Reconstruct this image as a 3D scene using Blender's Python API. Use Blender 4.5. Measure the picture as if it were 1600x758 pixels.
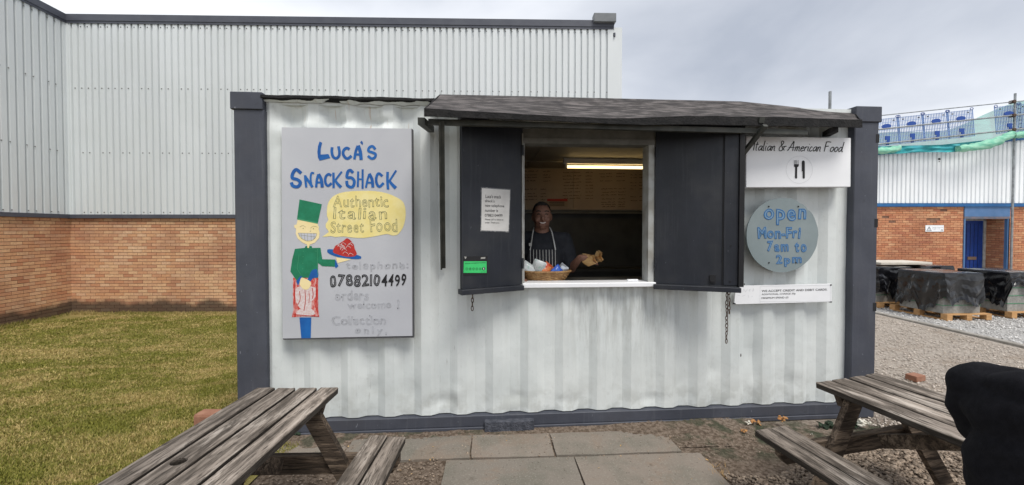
import bpy, bmesh, math, random
import numpy as np
from mathutils import Vector, Matrix, noise as mnoise
R = math.radians
random.seed(7); rng = np.random.default_rng(7)
SC = bpy.context.scene
COL = SC.collection
for o in list(bpy.data.objects): bpy.data.objects.remove(o)

# ------------------------------------------------------------------ camera
CAMZ, FPX, PITCH, SHY = 1.58, 620.0, R(1.1), -0.0057
cd = bpy.data.cameras.new('camera'); cam = bpy.data.objects.new('camera', cd); COL.objects.link(cam)
cd.sensor_width = 36; cd.lens = FPX/1600*36; cd.shift_y = SHY; cd.clip_start = 0.05; cd.clip_end = 2000
cam.location = (0, 0, CAMZ); cam.rotation_euler = (R(90)-PITCH, 0, 0)
SC.camera = cam
SC.render.resolution_x, SC.render.resolution_y = 1024, 485
SC.view_settings.view_transform = 'Standard'; SC.view_settings.look = 'None'
SC.view_settings.exposure = 0.75; SC.view_settings.gamma = 1

# ------------------------------------------------------------------ node helper
class NT:
    def __init__(s, nt): s.nt = nt
    def n(s, t, **k):
        x = s.nt.nodes.new(t)
        for a, b in k.items(): setattr(x, a, b)
        return x
    def put(s, sock, v):
        if isinstance(v, bpy.types.NodeSocket): s.nt.links.new(v, sock)
        elif isinstance(v, (tuple, list)) and len(v) == 3 and sock.type == 'RGBA': sock.default_value = (*v, 1)
        else: sock.default_value = v
    def math(s, op, a, b=0.0, clamp=False):
        x = s.n('ShaderNodeMath', operation=op, use_clamp=clamp); s.put(x.inputs[0], a); s.put(x.inputs[1], b); return x.outputs[0]
    def vmul(s, v, m):
        x = s.n('ShaderNodeVectorMath', operation='MULTIPLY'); s.put(x.inputs[0], v); x.inputs[1].default_value = m; return x.outputs[0]
    def noise(s, v, scale, detail=4, rough=.55, dist=0):
        x = s.n('ShaderNodeTexNoise'); s.put(x.inputs['Vector'], v); x.inputs['Scale'].default_value = scale
        x.inputs['Detail'].default_value = detail; x.inputs['Roughness'].default_value = rough; x.inputs['Distortion'].default_value = dist
        return x.outputs['Fac']
    def vor(s, v, scale, feature='F1'):
        x = s.n('ShaderNodeTexVoronoi', feature=feature); s.put(x.inputs['Vector'], v); x.inputs['Scale'].default_value = scale; return x
    def mix(s, f, a, b, mode='MIX'):
        x = s.n('ShaderNodeMix', data_type='RGBA', blend_type=mode); s.put(x.inputs[0], f); s.put(x.inputs[6], a); s.put(x.inputs[7], b); return x.outputs[2]
    def step(s, v, lo, hi):
        x = s.n('ShaderNodeMapRange', interpolation_type='SMOOTHSTEP'); s.put(x.inputs[0], v); x.inputs[1].default_value = lo; x.inputs[2].default_value = hi; return x.outputs[0]
    def xyz(s, v):
        x = s.n('ShaderNodeSeparateXYZ'); s.put(x.inputs[0], v); return x.outputs
    def comb(s, a, b, c):
        x = s.n('ShaderNodeCombineXYZ'); s.put(x.inputs[0], a); s.put(x.inputs[1], b); s.put(x.inputs[2], c); return x.outputs[0]

# ------------------------------------------------------------------ sky and sun
SUN_EL, SUN_AZ = R(60), R(150)          # azimuth clockwise from +Y: behind the camera, to the right
w = bpy.data.worlds.new('World'); SC.world = w; w.use_nodes = True
w.node_tree.nodes.clear(); g = NT(w.node_tree)
sky = g.n('ShaderNodeTexSky', sky_type='NISHITA', sun_disc=False, sun_elevation=SUN_EL, sun_rotation=SUN_AZ)
tc = g.n('ShaderNodeTexCoord').outputs['Generated']
x_, y_, z_ = g.xyz(tc)
den = g.math('ADD', g.math('MAXIMUM', z_, 0.0), 0.28)
cv = g.comb(g.math('DIVIDE', x_, den), g.math('DIVIDE', y_, den), 0.0)
SKYOFF = (12, 5, 0)
_a = g.n('ShaderNodeVectorMath', operation='ADD'); g.put(_a.inputs[0], cv); _a.inputs[1].default_value = SKYOFF; cv = _a.outputs[0]
n1 = g.noise(g.vmul(cv, (1, 1.25, 1)), 0.85, 7, .5, .35)
n2 = g.noise(cv, 0.42, 3, .5, .1)
lum = g.math('ADD', g.math('MULTIPLY', g.math('SUBTRACT', n1, .5), 2.4), g.math('MULTIPLY', g.math('SUBTRACT', n2, .5), 1.0))
lum = g.math('ADD', lum, g.math('MULTIPLY', x_, -0.5))
lum = g.math('ADD', lum, g.math('MULTIPLY', g.math('SUBTRACT', 0.31, z_), 1.7))
lum = g.math('ADD', lum, 0.70)
cr = g.n('ShaderNodeValToRGB'); g.put(cr.inputs[0], lum)
e = cr.color_ramp; e.elements[0].position = 0.0; e.elements[0].color = (.40, .445, .53, 1)
e.elements[1].position = 1.0; e.elements[1].color = (.90, .945, .99, 1)
q = e.elements.new(.35); q.color = (.56, .605, .685, 1)
q = e.elements.new(.62); q.color = (.72, .765, .84, 1)
cl = g.vmul(cr.outputs[0], (8.4, 8.2, 8.0))
fac = g.math('ADD', .90, g.math('MULTIPLY', n1, .1))
bg = g.n('ShaderNodeBackground'); g.put(bg.inputs[0], g.mix(fac, sky.outputs[0], cl)); bg.inputs[1].default_value = 0.09
wo = g.n('ShaderNodeOutputWorld'); w.node_tree.links.new(bg.outputs[0], wo.inputs[0])
sl = bpy.data.lights.new('sun', 'SUN'); sl.energy = 2.0; sl.angle = R(26); sl.color = (1, .96, .9)
so = bpy.data.objects.new('sun', sl); COL.objects.link(so); so.location = (5, -6, 12)
sd = Vector((math.sin(SUN_AZ)*math.cos(SUN_EL), math.cos(SUN_AZ)*math.cos(SUN_EL), math.sin(SUN_EL)))
so.rotation_euler = sd.to_track_quat('Z', 'Y').to_euler()

# ------------------------------------------------------------------ materials
def mat(name, c1, c2=None, scale=6, rough=.7, bump=0., bscale=None, stretch=(1, 1, 1), metal=0, detail=5, lo=.35, hi=.68, spec=.4, rnd=0., island=False, c3=None, s3=2., coat=0, trans=0, bdist=.01):
    m = bpy.data.materials.new(name); m.use_nodes = True; t = m.node_tree; b = t.nodes['Principled BSDF']; g = NT(t)
    v = g.n('ShaderNodeTexCoord').outputs['Object']
    if rnd:
        oi = g.n('ShaderNodeObjectInfo').outputs['Random']
        va = g.n('ShaderNodeVectorMath', operation='ADD'); g.put(va.inputs[0], v); g.put(va.inputs[1], g.comb(g.math('MULTIPLY', oi, 37), g.math('MULTIPLY', oi, 91), g.math('MULTIPLY', oi, 53))); v = va.outputs[0]
    vs = g.vmul(v, stretch)
    c = c1
    if c2 is not None: c = g.mix(g.step(g.noise(vs, scale, detail), lo, hi), c1, c2)
    if c3 is not None: c = g.mix(g.step(g.noise(v, s3, 3), .45, .7), c, c3)
    if rnd or island:
        r = g.n('ShaderNodeNewGeometry').outputs['Random Per Island'] if island else g.n('ShaderNodeObjectInfo').outputs['Random']
        k = g.math('ADD', 1-(rnd or .3), g.math('MULTIPLY', r, 2*(rnd or .3)))
        hs = g.n('ShaderNodeHueSaturation'); g.put(hs.inputs['Color'], c if not isinstance(c, tuple) else (*c, 1)); g.put(hs.inputs['Value'], k); c = hs.outputs[0]
    if isinstance(c, tuple): b.inputs['Base Color'].default_value = (*c, 1)
    else: g.put(b.inputs['Base Color'], c)
    b.inputs['Roughness'].default_value = rough; b.inputs['Metallic'].default_value = metal
    b.inputs['Specular IOR Level'].default_value = spec; b.inputs['Coat Weight'].default_value = coat
    if bump:
        bn = g.n('ShaderNodeBump'); bn.inputs['Strength'].default_value = bump; bn.inputs['Distance'].default_value = bdist
        g.put(bn.inputs['Height'], g.noise(vs, bscale or scale*3, 6, .6)); g.put(b.inputs['Normal'], bn.outputs[0])
    if trans:
        tr = g.n('ShaderNodeBsdfTransparent'); mx = g.n('ShaderNodeMixShader'); mx.inputs[0].default_value = trans
        t.links.new(b.outputs[0], mx.inputs[1]); t.links.new(tr.outputs[0], mx.inputs[2])
        t.links.new(mx.outputs[0], t.nodes['Material Output'].inputs[0])
    m['g'] = 0
    return m

M = {}
def paint_wall():                        # container paint: chalky white with dirt streaks, chips and the stain below the hatch
    m = bpy.data.materials.new('container_paint'); m.use_nodes = True; t = m.node_tree; b = t.nodes['Principled BSDF']; g = NT(t)
    v = g.n('ShaderNodeTexCoord').outputs['Object']; x, y, z = g.xyz(v)
    c = g.mix(g.step(g.noise(v, 1.6, 5), .35, .7), (.66, .69, .68), (.57, .605, .60))
    st = g.noise(g.vmul(v, (14, 3, .55)), 1.6, 6, .6)
    c = g.mix(g.math('MULTIPLY', g.step(st, .5, .8), .25), c, (.44, .46, .43))
    sx = g.math('MULTIPLY', g.step(x, 2.2, 2.75), g.math('SUBTRACT', 1, g.step(x, 3.2, 3.6)))
    sz = g.math('MULTIPLY', g.step(z, .25, 1.1), g.math('SUBTRACT', 1, g.step(z, 1.17, 1.2)))
    sm = g.math('MULTIPLY', g.math('MULTIPLY', sx, sz), g.step(g.noise(g.vmul(v, (13, 3, 1.6)), 2.2, 9, .68), .40, .62))
    c = g.mix(g.math('MULTIPLY', sm, .42), c, (.25, .25, .225))
    blot = g.step(g.noise(v, 5, 8, .68), .60, .72)
    c = g.mix(g.math('MULTIPLY', blot, .35), c, (.40, .42, .40))
    c = g.mix(g.math('MULTIPLY', g.step(g.noise(g.vmul(v, (1, 1, .5)), 38, 6, .7), .56, .68), .22), c, (.42, .44, .42))
    scr = g.math('MULTIPLY', g.step(g.noise(g.vmul(v, (30, 1, 1.6)), 3.0, 3, .5, 1.5), .70, .73), g.step(g.noise(v, 2.2, 2), .5, .6))
    c = g.mix(g.math('MULTIPLY', scr, .5), c, (.30, .30, .28))
    base = g.math('MULTIPLY', g.math('SUBTRACT', 1, g.step(z, .12, .45)), g.step(g.noise(v, 9, 5), .42, .62))
    c = g.mix(g.math('MULTIPLY', base, .4), c, (.33, .34, .31))
    vo = g.vor(g.vmul(v, (1, 1, .6)), 3.3); sp = g.math('LESS_THAN', g.math('ADD', vo.outputs['Distance'], g.math('MULTIPLY', g.noise(v, 40, 3), .05)), .052)
    c = g.mix(sp, c, (.06, .045, .04))
    rst = g.math('MULTIPLY', g.step(g.noise(g.vmul(v, (16, 3, .8)), 2.1, 4), .66, .74), g.step(z, 2.0, 2.5))
    c = g.mix(g.math('MULTIPLY', rst, .55), c, (.42, .25, .12))
    g.put(b.inputs['Base Color'], c); b.inputs['Roughness'].default_value = .62; b.inputs['Specular IOR Level'].default_value = .3
    bn = g.n('ShaderNodeBump'); bn.inputs['Strength'].default_value = .35; bn.inputs['Distance'].default_value = .012
    g.put(bn.inputs['Height'], g.math('ADD', g.noise(v, 9, 5), g.math('MULTIPLY', g.noise(v, 2.4, 2), 2))); g.put(b.inputs['Normal'], bn.outputs[0])
    return m
M['paint'] = paint_wall()
M['slate'] = mat('slate_paint', (.048, .053, .070), (.068, .074, .094), 3, .55, .25, 12, c3=(.060, .063, .077))
def wear(m, light, dark, amt=.5):
    t = m.node_tree; b = t.nodes['Principled BSDF']; g = NT(t); v = g.n('ShaderNodeTexCoord').outputs['Object']
    src = b.inputs['Base Color'].links[0].from_socket
    c = g.mix(g.math('MULTIPLY', g.step(g.noise(g.vmul(v, (12, 12, .7)), 2.4, 7, .65), .52, .72), amt), src, light)
    c = g.mix(g.math('MULTIPLY', g.step(g.noise(v, 19, 7, .72), .60, .70), amt), c, dark)
    c = g.mix(g.math('MULTIPLY', g.step(g.noise(g.vmul(v, (1, 1, .35)), 55, 3), .70, .74), .8), c, tuple(k*2.2 for k in light))
    g.put(b.inputs['Base Color'], c)
wear(M['slate'], (.095, .10, .115), (.035, .035, .042))
M['shutter'] = mat('shutter_paint', (.010, .0125, .019), (.017, .020, .029), 4, .5, .25, 10, stretch=(1, 1, .6), hi=.75, c3=(.025, .027, .032), s3=3)
wear(M['shutter'], (.034, .037, .044), (.009, .009, .011), .55)
M['frame'] = mat('frame_metal', (.42, .43, .42), (.27, .26, .23), 7, .5, .15)
M['frame_dark'] = mat('frame_lintel', (.20, .20, .185), (.13, .13, .12), 7, .6, .2)
M['felt'] = mat('roof_felt', (.030, .027, .027), (.155, .138, .132), 13, .93, .9, 90, stretch=(.5, 3.5, 1), detail=9, lo=.36, hi=.68, c3=(.045, .04, .038), s3=9, bdist=.006)
M['felt_dark'] = mat('felt_edge', (.004, .004, .0045), (.014, .013, .013), 14, .9, .9, 60)
M['iron'] = mat('old_iron', (.035, .038, .033), (.07, .07, .06), 9, .6, .2)
M['rust'] = mat('rusty_chain', (.05, .035, .028), (.11, .06, .035), 60, .75)
M['board'] = mat('board_face', (.44, .45, .485), (.50, .51, .54), 1.3, .38, .05, 3, spec=.5)
M['edge_dark'] = mat('dark_edge', (.07, .07, .075))
M['white'] = mat('white_plastic', (.84, .85, .87), (.79, .80, .82), 3, .4, 0, spec=.5)
M['paper'] = mat('paper', (.66, .65, .63), (.56, .55, .53), 9, .75, .2, 30)
M['grey_disc'] = mat('grey_disc', (.20, .245, .255), (.24, .285, .295), 3.5, .6, .1)
M['ink'] = mat('black_ink', (.012, .012, .014))
M['ink_faint'] = mat('faded_ink', (.27, .275, .29), (.43, .44, .47), 22, .7, lo=.38, hi=.52)
M['ink_mid'] = mat('bubble_ink', (.13, .14, .08), (.36, .35, .17), 45, .7)
M['blue'] = mat('sign_blue', (.004, .080, .31), (.008, .12, .40), 9, .5)
M['blue_ink'] = mat('marker_blue', (.035, .14, .34))
M['blue_wash'] = mat('marker_wash', (.12, .26, .42), (.23, .31, .37), 120, .7, stretch=(1, 1, .3))
M['green'] = mat('sign_green', (.006, .16, .075), (.01, .20, .10), 14, .6)
M['green_l'] = mat('sign_green_light', (.05, .28, .14))
M['skin_p'] = mat('sign_skin', (.80, .66, .33), (.84, .70, .40), 9, .6)
M['yellow'] = mat('sign_yellow', (.76, .64, .24), (.80, .70, .33), 12, .6)
M['red'] = mat('sign_red', (.52, .035, .02), (.62, .32, .30), 45, .6, stretch=(1.6, 1, .45), lo=.42, hi=.62)
M['red_s'] = mat('sign_red_plain', (.48, .03, .02), (.38, .02, .02), 40, .6)
M['whitish'] = mat('sign_white_streak', (.66, .60, .60), (.60, .42, .40), 70, .6)
M['tooth'] = mat('sign_teeth', (.50, .51, .56))
M['lime'] = mat('sticker_green', (.04, .52, .14), (.06, .58, .18), 5, .4)
M['cheek'] = mat('interior_panel', (.46, .43, .36), (.40, .375, .32), 4, .6, .05)
M['menu'] = mat('menu_panel', (.50, .385, .29), (.43, .33, .245), 2.5, .6)
M['dim'] = mat('interior_lower', (.10, .10, .09), (.07, .07, .065), 4, .5)
M['red_n'] = mat('notice_red', (.5, .05, .03))
M['steel'] = mat('galvanised', (.34, .36, .37), (.22, .23, .235), 9, .45, .1, metal=.6)
M['cladding'] = mat('grey_cladding', (.64, .67, .68), (.60, .63, .64), 1.1, .45, 0, rnd=.025, stretch=(1, 1, .35), c3=(.61, .64, .645), s3=.6)
M['cladding_w'] = mat('white_cladding', (.86, .88, .89), (.82, .84, .85), 2, .5, 0, rnd=.02, stretch=(1, 1, .3))
M['coping'] = mat('coping', (.065, .07, .09), (.08, .086, .105), 3, .5)
M['mortar'] = mat('mortar', (.07, .035, .022), (.13, .07, .05), 8, .9, .5, 40)
M['mortar2'] = mat('mortar_red', (.17, .09, .06), (.24, .14, .09), 8, .9, .5, 40)
M['flash'] = mat('blue_flashing', (.015, .10, .27), (.02, .13, .31), 5, .5)
M['door'] = mat('blue_door', (.006, .035, .19), (.01, .045, .23), 5, .4)
M['door_frame'] = mat('blue_steel', (.07, .16, .32), (.09, .18, .35), 5, .5)
M['soil'] = None
M['net'] = mat('green_net', (.05, .36, .30), (.09, .46, .38), 7, .8, 0, trans=.42, stretch=(.4, 1, 2))
M['net_roll'] = mat('net_roll', (.16, .45, .32), (.34, .62, .46), 14, .8, .5, 40, stretch=(.3, 1, 1))
M['tarp_blue'] = mat('teal_sheet', (.02, .25, .30), (.03, .33, .34), 6, .6)
M['barrier'] = mat('barrier_blue', (.20, .31, .58), (.26, .38, .62), 9, .5)
M['barrier_d'] = mat('barrier_plate', (.02, .07, .30))
M['poly'] = mat('black_polythene', (.004, .004, .005), (.009, .009, .011), 5, .15, .5, 5, spec=.55, bdist=.015)
M['block'] = mat('concrete_block', (.24, .235, .215), (.31, .305, .285), 30, .9, .4, 90, rnd=.09)
M['pallet'] = mat('pallet_pine', (.46, .25, .10), (.56, .33, .15), 5, .7, .2, 30, stretch=(.4, 3, 6), rnd=.12)
M['strap'] = mat('green_strap', (.05, .25, .12))
M['slab'] = None
M['black_cloth'] = mat('black_fleece', (.007, .007, .009), (.011, .011, .014), 40, .95, .6, 220, spec=.15, bdist=.004)
M['trouser'] = mat('dark_trousers', (.012, .013, .018), (.02, .021, .028), 20, .9, .3)
M['tee'] = mat('charcoal_tshirt', (.014, .016, .021), (.022, .024, .03), 12, .9, .4, 20)
M['skin'] = mat('skin', (.17, .085, .058), (.21, .108, .074), 9, .55)
M['hair'] = mat('dark_hair', (.015, .012, .011), (.03, .025, .022), 50, .8, .6, 90)
M['teeth'] = mat('teeth', (.65, .6, .54))
M['eye'] = mat('eye_dark', (.02, .015, .012))
M['wicker'] = mat('wicker', (.26, .14, .055), (.40, .24, .10), 30, .6, .3, rnd=.0)
M['kraft'] = mat('kraft_paper', (.50, .30, .12), (.58, .38, .17), 12, .7, .3)
M['p_white'] = mat('packet_white', (.66, .70, .70), (.45, .62, .55), 25, .3, spec=.6, lo=.58, hi=.64)
M['p_red'] = mat('packet_red', (.60, .05, .02), (.75, .28, .08), 22, .3, spec=.6)
M['p_blue'] = mat('packet_blue', (.03, .10, .50), (.05, .16, .6), 20, .3, spec=.6)
M['p_silver'] = mat('packet_silver', (.50, .53, .56), (.6, .63, .66), 20, .25, metal=.6)
M['foam'] = mat('orange_foam', (.33, .15, .05), (.46, .26, .11), 20, .9, .6, 50)
M['foam_w'] = mat('white_chips', (.70, .68, .60), (.58, .54, .46), 20, .8, .4)
M['moss'] = mat('moss', (.018, .032, .02), (.04, .062, .035), 30, .95, .8, 60)
M['oldbrick'] = mat('old_brick', (.26, .12, .075), (.33, .17, .11), 14, .9, .4)
M['stone_b'] = mat('gravel_brown', (.20, .15, .11), (.30, .24, .185), 60, .85, .3, 90, island=True, rnd=.45)
M['stone_y'] = mat('yard_stone', (.46, .40, .345), (.54, .48, .42), 40, .9, .2, 60, island=True, rnd=.28)
M['stone_g'] = mat('grey_stone', (.52, .505, .485), (.62, .605, .585), 40, .9, .2, 60, island=True, rnd=.28)
M['kerb'] = mat('kerb_concrete', (.26, .24, .21), (.34, .32, .29), 8, .9, .5, 40, rnd=.06)
M['bark'] = mat('dry_leaf', (.40, .24, .09), (.55, .36, .16), 30, .8)
M['tube'] = bpy.data.materials.new('lamp_tube'); M['tube'].use_nodes = True
_b = M['tube'].node_tree.nodes['Principled BSDF']; _b.inputs['Base Color'].default_value = (.8, .75, .6, 1)
_b.inputs['Emission Color'].default_value = (1, .70, .30, 1); _b.inputs['Emission Strength'].default_value = 2.0

def brick_mat(name, cols, dark, island, stain):
    m = bpy.data.materials.new(name); m.use_nodes = True; t = m.node_tree; b = t.nodes['Principled BSDF']; g = NT(t)
    geo = g.n('ShaderNodeNewGeometry'); pos = geo.outputs['Position']; x, y, z = g.xyz(pos)
    r = geo.outputs['Random Per Island'] if island else g.n('ShaderNodeObjectInfo').outputs['Random']
    cr = g.n('ShaderNodeValToRGB'); g.put(cr.inputs[0], r); el = cr.color_ramp.elements
    el[0].color = (*cols[0], 1); el[1].color = (*cols[-1], 1)
    for i, c in enumerate(cols[1:-1]): q = el.new((i+1)/(len(cols)-1)); q.color = (*c, 1)
    c = g.mix(g.math('MULTIPLY', g.step(g.noise(pos, 25, 5), .4, .7), .35), cr.outputs[0], dark)
    c = g.mix(g.math('MULTIPLY', g.step(g.noise(pos, .8, 4), .5, .68), .45), c, dark)
    if stain is not None:
        s = g.math('ADD', z, g.math('MULTIPLY', g.math('SUBTRACT', g.noise(g.vmul(pos, (1, 1, .3)), 1.6, 5), .5), .55))
        c = g.mix(g.math('MULTIPLY', g.math('SUBTRACT', 1, g.step(s, stain, stain+.17)), .85), c, (.055, .045, .035))
    g.put(b.inputs['Base Color'], c); b.inputs['Roughness'].default_value = .9; b.inputs['Specular IOR Level'].default_value = .2
    return m
BC = [(.60, .32, .17), (.66, .40, .23), (.70, .46, .27), (.56, .28, .155), (.72, .49, .31), (.48, .23, .13), (.67, .41, .24)]
RC = [(.52, .22, .11), (.58, .28, .15), (.44, .17, .09), (.64, .36, .20), (.55, .25, .13), (.40, .155, .09), (.60, .31, .17)]
M['brick'] = brick_mat('buff_brick', BC, (.33, .16, .10), False, -.27); M['brick_i'] = brick_mat('buff_bricks', BC, (.33, .16, .10), True, -.27)
M['brick2'] = brick_mat('red_brick', RC, (.25, .10, .06), False, None); M['brick2_i'] = brick_mat('red_bricks', RC, (.25, .10, .06), True, None)

def wood_mat(name, dark, mid, light, along='Y', dark_sides=False):
    m = bpy.data.materials.new(name); m.use_nodes = True; t = m.node_tree; b = t.nodes['Principled BSDF']; g = NT(t)
    v = g.n('ShaderNodeTexCoord').outputs['Object']; oi = g.n('ShaderNodeObjectInfo').outputs['Random']
    va = g.n('ShaderNodeVectorMath', operation='ADD'); g.put(va.inputs[0], v); g.put(va.inputs[1], g.comb(g.math('MULTIPLY', oi, 7), g.math('MULTIPLY', oi, 31), g.math('MULTIPLY', oi, 13))); v = va.outputs[0]
    st = {'X': (.09, 1, 1), 'Y': (1, .09, 1)}[along]
    vs = g.vmul(v, st)
    n = g.noise(vs, 34, 8, .68, .6); f = g.noise(vs, 150, 5, .6, .2); big = g.noise(g.vmul(v, tuple(1 if k == 1 else .3 for k in st)), 8, 4)
    c = g.mix(g.step(n, .38, .62), dark, mid)
    c = g.mix(g.math('MULTIPLY', g.step(g.math('ADD', n, g.math('MULTIPLY', g.math('SUBTRACT', big, .5), .8)), .5, .72), .9), c, light)
    c = g.mix(g.math('MULTIPLY', g.math('SUBTRACT', 1, g.step(f, .36, .47)), .75), c, tuple(k*.3 for k in dark))
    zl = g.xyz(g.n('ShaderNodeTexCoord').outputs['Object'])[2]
    if dark_sides: c = g.mix(g.math('MULTIPLY', g.step(g.math('MULTIPLY', zl, -1.0), .003, .008), .86), c, (.022, .018, .014))  # near-black mixed into the wood below each plank's top face
    k = g.math('ADD', .72, g.math('MULTIPLY', oi, .5)); hs = g.n('ShaderNodeHueSaturation'); g.put(hs.inputs['Color'], c); g.put(hs.inputs['Value'], k)
    g.put(b.inputs['Base Color'], hs.outputs[0]); b.inputs['Roughness'].default_value = .88; b.inputs['Specular IOR Level'].default_value = .25
    bn = g.n('ShaderNodeBump'); bn.inputs['Strength'].default_value = .9; bn.inputs['Distance'].default_value = .006
    g.put(bn.inputs['Height'], g.math('ADD', g.math('MULTIPLY', n, 1.2), f)); g.put(b.inputs['Normal'], bn.outputs[0])
    return m
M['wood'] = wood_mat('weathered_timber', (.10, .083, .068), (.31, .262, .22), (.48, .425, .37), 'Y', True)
M['wood_x'] = wood_mat('dark_timber', (.045, .033, .024), (.12, .088, .064), (.22, .165, .12), 'X')  # same timber in a darker tone for legs, beams, battens and braces

def ground_mat():
    m = bpy.data.materials.new('bare_ground'); m.use_nodes = True; t = m.node_tree; b = t.nodes['Principled BSDF']; g = NT(t)
    v = g.n('ShaderNodeNewGeometry').outputs['Position']; x, y, z = g.xyz(v)
    n = g.noise(v, 2.2, 8, .65); f = g.noise(v, 38, 5, .7)
    soil = g.mix(g.step(f, .35, .65), (.10, .072, .052), (.26, .205, .16))
    yard = g.mix(g.step(f, .35, .65), (.30, .255, .215), (.56, .50, .435))
    yard = g.mix(g.step(n, .48, .68), yard, (.36, .30, .245))
    grey = g.mix(g.step(f, .35, .65), (.36, .35, .335), (.58, .565, .545))
    k = g.step(g.math('ADD', y, g.math('MULTIPLY', g.math('SUBTRACT', n, .5), 1.2)), 2.9, 3.6)
    k = g.math('MULTIPLY', k, g.step(x, 1.0, 3.0))
    c = g.mix(k, soil, yard)
    c = g.mix(g.step(x, 6.75, 6.95), c, grey)
    mossk = g.math('MULTIPLY', g.math('MULTIPLY', g.step(g.noise(v, 5, 5), .46, .6), g.step(y, 2.6, 2.85)), g.math('MULTIPLY', g.math('SUBTRACT', 1, g.step(y, 3.1, 3.4)), g.step(x, 1.1, 1.5)))
    c = g.mix(g.math('MULTIPLY', mossk, .85), c, (.045, .06, .035))
    mk2 = g.math('MULTIPLY', g.math('MULTIPLY', g.step(g.noise(v, 7, 5), .5, .6), g.step(y, 2.75, 2.85)), g.math('SUBTRACT', 1, g.step(x, -.5, .3)))
    c = g.mix(g.math('MULTIPLY', mk2, .6), c, (.055, .07, .045))
    g.put(b.inputs['Base Color'], c); b.inputs['Roughness'].default_value = .95; b.inputs['Specular IOR Level'].default_value = .15
    bn = g.n('ShaderNodeBump'); bn.inputs['Strength'].default_value = .9; bn.inputs['Distance'].default_value = .02
    g.put(bn.inputs['Height'], g.math('ADD', f, g.noise(v, 120, 3))); g.put(b.inputs['Normal'], bn.outputs[0])
    return m
M['soil'] = ground_mat()
def grass_mat(name, blades):
    m = bpy.data.materials.new(name); m.use_nodes = True; t = m.node_tree; b = t.nodes['Principled BSDF']; g = NT(t)
    ge = g.n('ShaderNodeNewGeometry'); v = ge.outputs['Position']
    n = g.noise(g.vmul(v, (1, 1.5, 1)), 1.1, 7, .62, .4); n2 = g.noise(v, 7, 4); r = ge.outputs['Random Per Island'] if blades else g.noise(v, 60, 4)
    a = g.mix(r, (.125, .132, .020), (.25, .235, .048)); d = g.mix(r, (.29, .225, .07), (.50, .385, .17))
    k = g.step(g.math('ADD', g.math('MULTIPLY', n, .9), g.math('ADD', g.math('MULTIPLY', n2, .3), g.math('MULTIPLY', r, .16))), .57, .83)
    c = g.mix(k, a, d)
    if not blades: c = g.mix(.45, c, (.07, .065, .025))
    g.put(b.inputs['Base Color'], c); b.inputs['Roughness'].default_value = .8; b.inputs['Specular IOR Level'].default_value = .2
    return m
M['grass'] = grass_mat('lawn_blades', True); M['turf'] = grass_mat('lawn_turf', False)
def slab_mat():
    m = bpy.data.materials.new('paving_stone'); m.use_nodes = True; t = m.node_tree; b = t.nodes['Principled BSDF']; g = NT(t)
    v = g.n('ShaderNodeNewGeometry').outputs['Position']; oi = g.n('ShaderNodeObjectInfo').outputs['Random']
    c = g.mix(oi, (.165, .15, .128), (.225, .188, .155))
    c = g.mix(g.math('MULTIPLY', g.step(g.noise(v, 3.2, 7, .65), .42, .66), .6), c, (.13, .125, .10))
    c = g.mix(g.math('MULTIPLY', g.step(g.noise(v, 1.5, 6, .7, .8), .50, .62), .55), c, (.21, .155, .115))
    c = g.mix(g.math('MULTIPLY', g.step(g.noise(v, 14, 6, .7), .58, .7), .5), c, (.085, .07, .055))
    c = g.mix(g.math('MULTIPLY', g.step(g.noise(v, 90, 4, .7), .52, .66), .5), c, (.30, .28, .24))
    vo = g.vor(v, 26); c = g.mix(g.math('MULTIPLY', g.math('LESS_THAN', vo.outputs['Distance'], .12), .7), c, (.06, .05, .04))
    g.put(b.inputs['Base Color'], c); b.inputs['Roughness'].default_value = .85; b.inputs['Specular IOR Level'].default_value = .3
    bn = g.n('ShaderNodeBump'); bn.inputs['Strength'].default_value = .6; bn.inputs['Distance'].default_value = .006
    g.put(bn.inputs['Height'], g.noise(v, 45, 7, .7)); g.put(b.inputs['Normal'], bn.outputs[0])
    return m
M['slab'] = slab_mat()

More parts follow.
